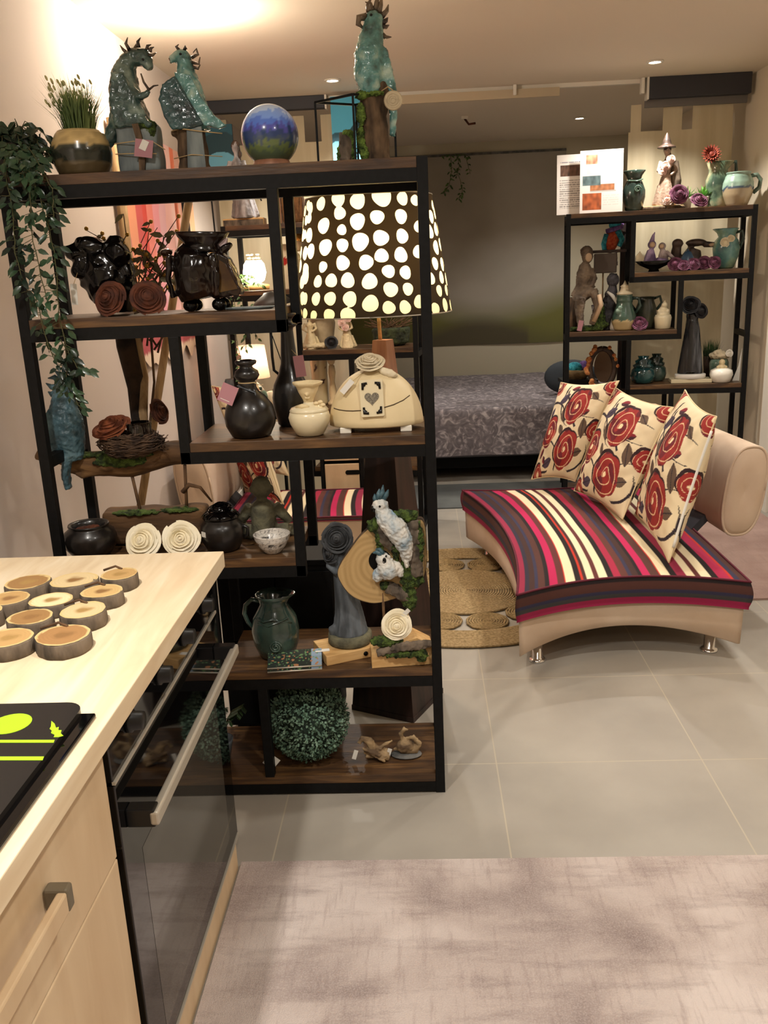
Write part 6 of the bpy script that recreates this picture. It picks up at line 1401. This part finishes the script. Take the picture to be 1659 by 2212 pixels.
t.part('figure', fuse(f, 2, 1).noise(1.6, .3, 3), M['witchcloth']); t.part('face', MB().ell((2, -11, 152), (7, 4, 9)), M['flesh']); t.part('braid', MB().tube([(12, -6, 158), (16, -8, 140), (15, -10, 120), (16, -10, 104)], 3, 8), M['greyyarn']); t.part('leg_wrap', MB().tube([(24, -26, 76), (28, -28, 54), (14, -28, 20)], 5, 8), M['flesh']); g_ = hang_tag(t, -12, -34, 24, 10, 22, M['pinktag'], rot=.2)
zmn = min(v.co.z for v in t.o.children[0].data.vertices); t.o.children[0].location.z = -zmn
t = H('post_stand', 'tall dark brown wooden post standing behind the right unit, with a doll hanging from it', 'stand', 1345, 2, .262); t.o.location.z = 0
k_ = t.k; Hh = int(1.76/k_)
t.part('post', MB().box((0, 0, Hh/2), (18, 14, Hh), bev=1), M['lampwood']); t.part('foot', MB().box((0, 0, 6), (34, 26, 12), bev=2), M['lampwood']); t.part('peg', MB().tube([(0, -6, Hh-22), (-20, -26, Hh-18)], 2.4, 8), M['lampwood'])
t = H('crochet_doll', 'crocheted orange and turquoise doll hanging in the left gap of the right unit', 'doll', 1326, 0, .205); t.o.location.z = 1.505
t.part('body', MB().ell((-4, 0, 46), (16, 13, 26), (0, .25, 0)), M['orangeyarn']); t.part('head', MB().ell((4, 0, 80), (14, 12, 14)), M['blueyarn'])
t.part('arm', MB().tube([(8, -6, 66), (18, -8, 48), (12, -10, 34)], [7, 6, 5], 8), M['blueyarn']); t.part('arm', MB().tube([(-14, -4, 60), (-20, -6, 40), (-18, -6, 26)], [6, 6, 5], 8), M['blueyarn']); t.part('scarf', MB().tube([(-16, -8, 66), (0, -13, 70), (16, -6, 74), (18, 4, 84)], 5, 8), M['purpleyarn'])
def twist(pts): return MB().tube(pts, 2.6, 7).tube([V(p)+V((2.4*sin(i*2.2), -1.5, 0)) for i, p in enumerate(pts)], 2, 6)
t.part('leg', twist([(-6, -2, 24-i*4+0*i) for i in range(12)]), M['greyyarn']); t.part('leg', twist([(6+i*.3, -2, 26-i*4) for i in range(9)]), M['greyyarn']); t.part('hanging_loop', MB().tube([(4, 0, 92), (5, 10, 104), (8, 30, 96)], 1, 5), M['twine'])
t = H('table_lamp', 'slim table lamp with smoky brown box shade behind the seated taupe figure', 'table lamp', 1300, 2, .1); t.part('base', MB().lathe([(16, 0), (16, 4), (3, 7), (.1, 7)], 20), M['lampwood']); t.part('stem', MB().tube([(0, 0, 5), (0, 0, 118)], 1.6, 8), M['polewood']); t.part('shade', MB().box((4, 0, 136), (46, 26, 40), bev=2), M['smokeshade']); t.part('shade_top', MB().box((8, 0, 160), (76, 28, 6), bev=1), M['lampwood'])
t = H('goth_doll', 'dark grey ragged doll standing behind the lidded stoneware jar', 'doll', 1319, 2, .01); t.part('body', fuse(MB().tube([(-4, 0, 0), (-4, 0, 40), (0, 0, 70), (2, 0, 92)], [16, 13, 14, 8], 12).ell((2, -2, 104), (13, 12, 14)).ell((-8, 0, 62), (10, 9, 8)).ell((-6, -4, 74), (9, 9, 7)), 2, 1).noise(2, .3), mat('charcoal_cloth', '2b2a2c', .8, c2='55535a', sc=20)); t.part('lace', MB().tube([(-10, -14, 80), (0, -17, 72), (10, -15, 60), (14, -14, 50)], [2, 4, 5, 3], 8).lathe([(14, 0), (16, 6), (12, 24), (8, 26)], 16, (12, -18, 0)), M['whitetag'])
t = H('lidded_jar', 'lidded stoneware jar with green top and handle beside the two handled vase', 'jar', 1347, 2, -.07)
jp = [(18, 0), (21, 2), (26, 18), (25, 30), (18, 50), (16, 58), (17, 62), (16, 68), (17, 74), (.1, 74)]; pf = []
for i in range(len(jp)-1):
    for j in range(5): pf.append((jp[i][0]+(jp[i+1][0]-jp[i][0])*j/5, jp[i][1]+(jp[i+1][1]-jp[i][1])*j/5))
t.part('body', MB().lathe(pf, 40), M['paintedcol'], paint=lambda v, i: hx('a8936a') if v.z < 22+4*noise.noise(v*.08) else hx('3a5044'))
l = t.part('lid', MB().lathe([(16, 74), (17, 78), (10, 82), (8, 90), (10, 92), (4, 96), (.1, 104)], 26), M['rosewhite2']); t.part('relief', fuse(MB().ell((-12, -16, 40), (8, 6, 8)).ell((-10, -18, 48), (5, 4, 5)).tube([(-4, -19, 38), (6, -18, 32)], [4, 3], 8), 1.4, 1), M['greenglaze2']); t.part('handle', MB().tube([(16, 4, 66), (30, 6, 66), (34, 6, 50), (24, 6, 34)], 3.4, 8), M['greenglaze'])
t = H('two_handled_vase', 'dark green two handled vase behind the plum rose on the third board', 'vase', 1394, 2, .03); t.part('body', MB().lathe([(18, 0), (20, 3), (23, 24), (21, 44), (16, 58), (18, 66), (16, 66), (.1, 56)], 30), mat('mossgreen_glaze', '262b22', .3, c2='4a4a38', sc=8, coat=.4))
for s in (-1, 1): t.part('handle', MB().tube([(s*16, 0, 62), (s*28, 0, 66), (s*32, 0, 52), (s*22, 0, 38)], 3, 8), M['greenglaze'])
t = H('dried_rose', 'plum rose lying in front of the two handled vase', 'rose', 1381, 2, -.11); t.part('bloom', rose(16, 14, (0, -.8, .7)), M['rosepurple'])
t = H('dried_rose', 'plum rose half hidden between the ragged doll and the seated figure', 'rose', 1297, 2, -.0); t.part('bloom', rose(11, 15, (0, -1, .5)), M['rosepurple'])
t = H('figurine_jar', 'small cream jar with child figure lid right of the two handled vase', 'jar', 1431, 2, -.07); t.part('jar', MB().lathe([(14, 0), (16, 2), (18, 24), (16, 30), (.1, 31)], 28), M['creamglaze']); t.part('lid_figure', fuse(MB().lathe([(14, 29), (12, 36), (.1, 38)], 20).ell((0, 0, 40), (9, 8, 8)).ell((2, -2, 50), 6.5).ell((-9, -3, 38), 4).ell((9, -3, 38), 4).tube([(2, 0, 54), (3, 0, 60)], [3, 1], 6), 1.2, 1), M['creamglaze'])
# fourth board of the right unit and the gap below
t = H('oval_mirror', 'oval frame wreathed in orange flowers standing at the lower left of the right unit', 'mirror', 1300, 3, .04, dz=-.0); t.o.location.z = LV[4]; h0 = (.70-LV[4])/t.k
ov = [(26*sin(TAU*i/40), -2, 52+40*cos(TAU*i/40)) for i in range(41)]
t.part('glass', MB().prism([(20*cos(TAU*i/36)+3, 54+34*sin(TAU*i/36)) for i in range(36)], -2, 2), mat('dark_mirror', '5a4a3c', .15, metal=.6)); t.part('frame', MB().tube(ov, 6, 8), M['darkbrownclay']); fl = MB(); rr = random.Random(6)
for i in range(60):
    a = rr.uniform(PI*.75, PI*1.85) if i < 50 else rr.random()*TAU; R = rr.uniform(.95, 1.25); fl.ell((28*R*sin(a), rr.uniform(-10, -2), 52+43*R*cos(a)), rr.uniform(3, 6), n=8, m=6)
t.part('flower_garland', fuse(fl, 1.6, 0), M['orangeflower']); t.part('stand_leg', MB().bar((3, 4, .1-h0), (3, 4, 12), 6), M['lampwood']); t.part('stand_foot', MB().box((3, 4, 2-h0), (40, 34, 4), bev=1), M['lampwood'])
for c_ in t.o.children: c_.location.z = .70-LV[4]
p, k = bp(1243, .74, 6.05)
t = Th('yarn_basket', 'low basket with turquoise and purple yarn behind the left foot of the right unit', 'basket', 1248, .73, 6.08); t.o.location.z = .552+.2
t.part('basket', MB().lathe([(18, 0), (26, 14), (28, 20), (24, 20), (.1, 8)], 30), mat('wicker', '7a6242', .9, c2='a58a5e', sc=40, stretch=(1, 1, 8), bump=.6)); t.part('yarn_ball', MB().ell((-8, -4, 24), (17, 14, 12)), M['blueyarn']); t.part('yarn_ball', MB().ell((14, 0, 26), (14, 12, 12)), M['purpleyarn']); 
bx = t.o.location
t2 = Th('side_table', 'small dark side table under the yarn basket behind the right unit', 'table', loc=(bx.x, bx.y, 0)); t2.part('top', MB().box((0, 0, bx.z-.012), (.24, .2, .024), bev=.003), M['black'])
for x in (-.09, .09):
    for y in (-.07, .07): t2.part('leg', MB().box((x, y, (bx.z-.024)/2), (.02, .02, bx.z-.024)), M['black'])
for px, s, dy, lab in ((1388, 1, -.05, 'squat teal glazed pot with ruffled lid, front left one of two'), (1416, .85, .04, 'squat dark teal pot with ruffled lid, half behind the other teal pot')):
    t = H('ruffled_pot', lab, 'pot', px, 3, dy, group='teal ruffled pots on the right unit'); m = mat('deep_teal', '0d2a2c', .15, c2='1f4c4c', sc=10, coat=.6) if s == 1 else M['greenglaze']
    t.part('body', MB().lathe([(16*s, 0), (22*s, 3), (26*s, 16), (24*s, 28), (18*s, 34), (.1, 35)], 30), m); rf = MB().lathe([(18*s, 33), (20*s, 38), (14*s, 42), (16*s, 48), (9*s, 52), (11*s, 58), (.1, 58)], 36, wob=lambda a, z: 1+.12*sin(7*a+z)); t.part('ruffled_lid', rf, m)
t = H('display_plinth', 'flat cream plinth under the tall black rose sculpture', 'plinth', 1490, 3, -.05); t.part('plinth', MB().box((0, 0, 4), (84, 40, 8), bev=1), M['creamglaze']); t.part('disc', MB().lathe([(30, 8), (32, 9), (32, 17), (30, 18), (.1, 18)], 34, sy=.7), M['whitetag']); kp = t.k
t = H('rose_sculpture', 'tall black lady sculpture with rose head on the cream plinth at lower right', 'sculpture', 1490, 3, -.05, dz=18*kp)
f = MB().tube([(-16, 0, 0), (-12, 0, 40), (-4, 0, 96), (0, 0, 112)], [11, 10, 10, 12], 12).tube([(16, 0, 0), (14, 0, 40), (8, 0, 96), (2, 0, 112)], [11, 9, 8, 10], 12).tube([(0, 4, 4), (0, 4, 50), (0, 2, 118), (0, 0, 126)], [20, 18, 12, 9], 14).ell((0, -1, 122), (14, 10, 12))
t.part('body', fuse(f, 1.8, 2), mat('black_silver_glaze', '18191b', .25, c2='6a6d72', c3='26272a', sc=6, lo=.35, hi=.75, stretch=(4, 4, .5), coat=.3)); t.part('rose_head', rose(18, 3, (-.2, -1, .5)).xf(Matrix.Translation((-6, -4, 126))).merge(rose(14, 4, (.5, -1, .3)), Matrix.Translation((14, -6, 116))), M['roseblack'])
t = H('potted_grass', 'dark tuft of grass in a dark pot behind the green flower jar', 'potted plant', 1533, 3, .1); t.part('pot', MB().lathe([(13, 0), (15, 30), (16, 48), (14, 48), (.1, 42)], 24), M['darkbrownclay']); t.part('grass_blades', grass(120, 16, 44, 12, 1, 3, 42), M['grassd'])
t = H('flower_jar', 'green jar with clay flower lid behind the white figurine jar', 'jar', 1551, 3, .025); t.part('body', MB().lathe([(16, 0), (19, 4), (20, 36), (17, 44), (.1, 45)], 28), M['greenglaze2']); t.part('flower_lid', fuse(MB().ell((0, 0, 52), (22, 18, 9)).ell((-4, -8, 58), (12, 9, 7)), 2, 0).noise(2.5, .25), M['rosewhite2']); t.part('white_flower', rose(7, 2, (0, -1, .3)).xf(Matrix.Translation((16, -18, 50))), M['whiteclay'])
t = H('figurine_jar', 'round white jar with child figure lid in front of the green flower jar', 'jar', 1557, 3, -.09); t.part('jar', MB().lathe([(16, 0), (19, 2), (24, 16), (22, 26), (14, 30), (.1, 31)], 30), M['whiteclay']); t.part('lid_figure', fuse(MB().ell((0, 0, 33), (9, 8, 6)).ell((0, -2, 43), 6.5).ell((-8, -2, 32), 4).ell((8, -2, 32), 4), 1.2, 1), M['cream'])
t = H('easel_card', 'white card leaning at the right end of the lowest visible right board', 'card', 1588, 3, -.04); t.part('card', MB().prism([(-6, 0), (8, 0), (10, 70), (4, 30)], -1, 1), M['whitetag']); t.part('easel_back', MB().bar((4, 10, 0), (6, 1, 40), 2), M['twig'])
# ivy hanging in front of the backdrop
p, k = bp(985, 2.46, 8.4)
t = Th('hanging_ivy', 'dark ivy sprigs hanging from the top of the painted backdrop', 'plant', loc=(p.x, 8.40, 2.475), k=k)
st_, lf = MB(), MB()
for i, (pts, n) in enumerate((([(-36, 10, 0), (-10, 0, 2), (20, 0, 0), (30, 0, -6)], 14), ([(-12, 0, 0), (-10, -4, -30), (-16, -4, -60), (-28, -4, -78)], 26), ([(4, 0, 0), (6, -4, -24), (0, -4, -44)], 20), ([(20, 0, 0), (26, -4, -26), (30, -4, -40)], 6), ([(10, 0, -56), (12, -4, -76), (4, -4, -92)], 16))): vine(st_, lf, pts, n, 9, 400+i, .5)
t.part('stems', st_.tube([(4, 0, -40), (10, 0, -56)], .5, 5), M['stem']); t.part('leaves', lf, M['leaf2'])
# ================================================================== light
W = bpy.data.worlds.new('world'); scene.world = W; W.use_nodes = True
W.node_tree.nodes['Background'].inputs[0].default_value = (1, .88, .76, 1); W.node_tree.nodes['Background'].inputs[1].default_value = .12
def light(kind, name, loc, power, col=(1, .82, .6), size=.05, tgt=None, ang=None, blend=.6):
    d = bpy.data.lights.new(name, kind); d.energy = power; d.color = col
    o = bpy.data.objects.new(name, d); COL.objects.link(o); o.location = loc
    if kind == 'AREA': d.size = size
    else: d.shadow_soft_size = size
    if kind == 'SPOT': d.spot_size = math.radians(ang or 110); d.spot_blend = blend
    if kind in ('SPOT', 'AREA'):
        v = V(tgt if tgt else (loc[0], loc[1], 0))-V(loc); o.rotation_euler = v.to_track_quat('-Z', 'Y').to_euler()
    return o
WARM, NEUT = (1, .87, .70), (1, .945, .86)
for (px, py), e in (((718, 172), 60), ((1415, 132), 62), ((1252, 254), 40)):
    p = atZ(px, py, ZC); light('SPOT', 'spotlight_beam', (p.x, p.y, ZC-.02), e, NEUT, .03, ang=120)
# kitchen and living room ceiling lights without fixtures, the last one added
light('SPOT', 'kitchen_spotlight', (-.72, .95, ZC-.02), 85, NEUT, .05, ang=165, blend=1)
light('SPOT', 'kitchen_spotlight', (.55, .9, ZC-.02), 60, NEUT, .05, ang=165, blend=1)
light('SPOT', 'unseen_room_spot', (1.3, 2.6, ZC-.02), 50, NEUT, .05, ang=140, blend=.9)
light('SPOT', 'unseen_room_spot', (.2, -.6, ZC-.02), 55, NEUT, .05, ang=165, blend=1)
light('SPOT', 'unseen_room_spot', (1.5, 4.2, ZC-.02), 40, NEUT, .05, ang=125)
light('SPOT', 'unseen_room_spot', (-.25, 4.0, ZC-.02), 28, NEUT, .05, ang=120)  # added to brighten the second chaise, no such lamp is seen
# strong wall and ceiling washer just above the top left edge of the view
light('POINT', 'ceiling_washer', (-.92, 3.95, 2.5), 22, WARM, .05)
# lamps standing in the room
light('POINT', 'polka_lamp_bulb', LAMP, 26, (1, .80, .52), .04)
light('POINT', 'shell_lamp_bulb', SHL+V((0, -.11, .02)), 3.5, WARM, .05)
light('POINT', 'pink_lamp_bulb', PKL, 5, WARM, .03)
vs = scene.view_settings; vs.view_transform = 'Standard'; vs.look = 'None'; vs.exposure = 0.7; vs.gamma = 1; vs.use_curve_mapping = False
scene.render.film_transparent = False
scene.cycles.max_bounces = 8
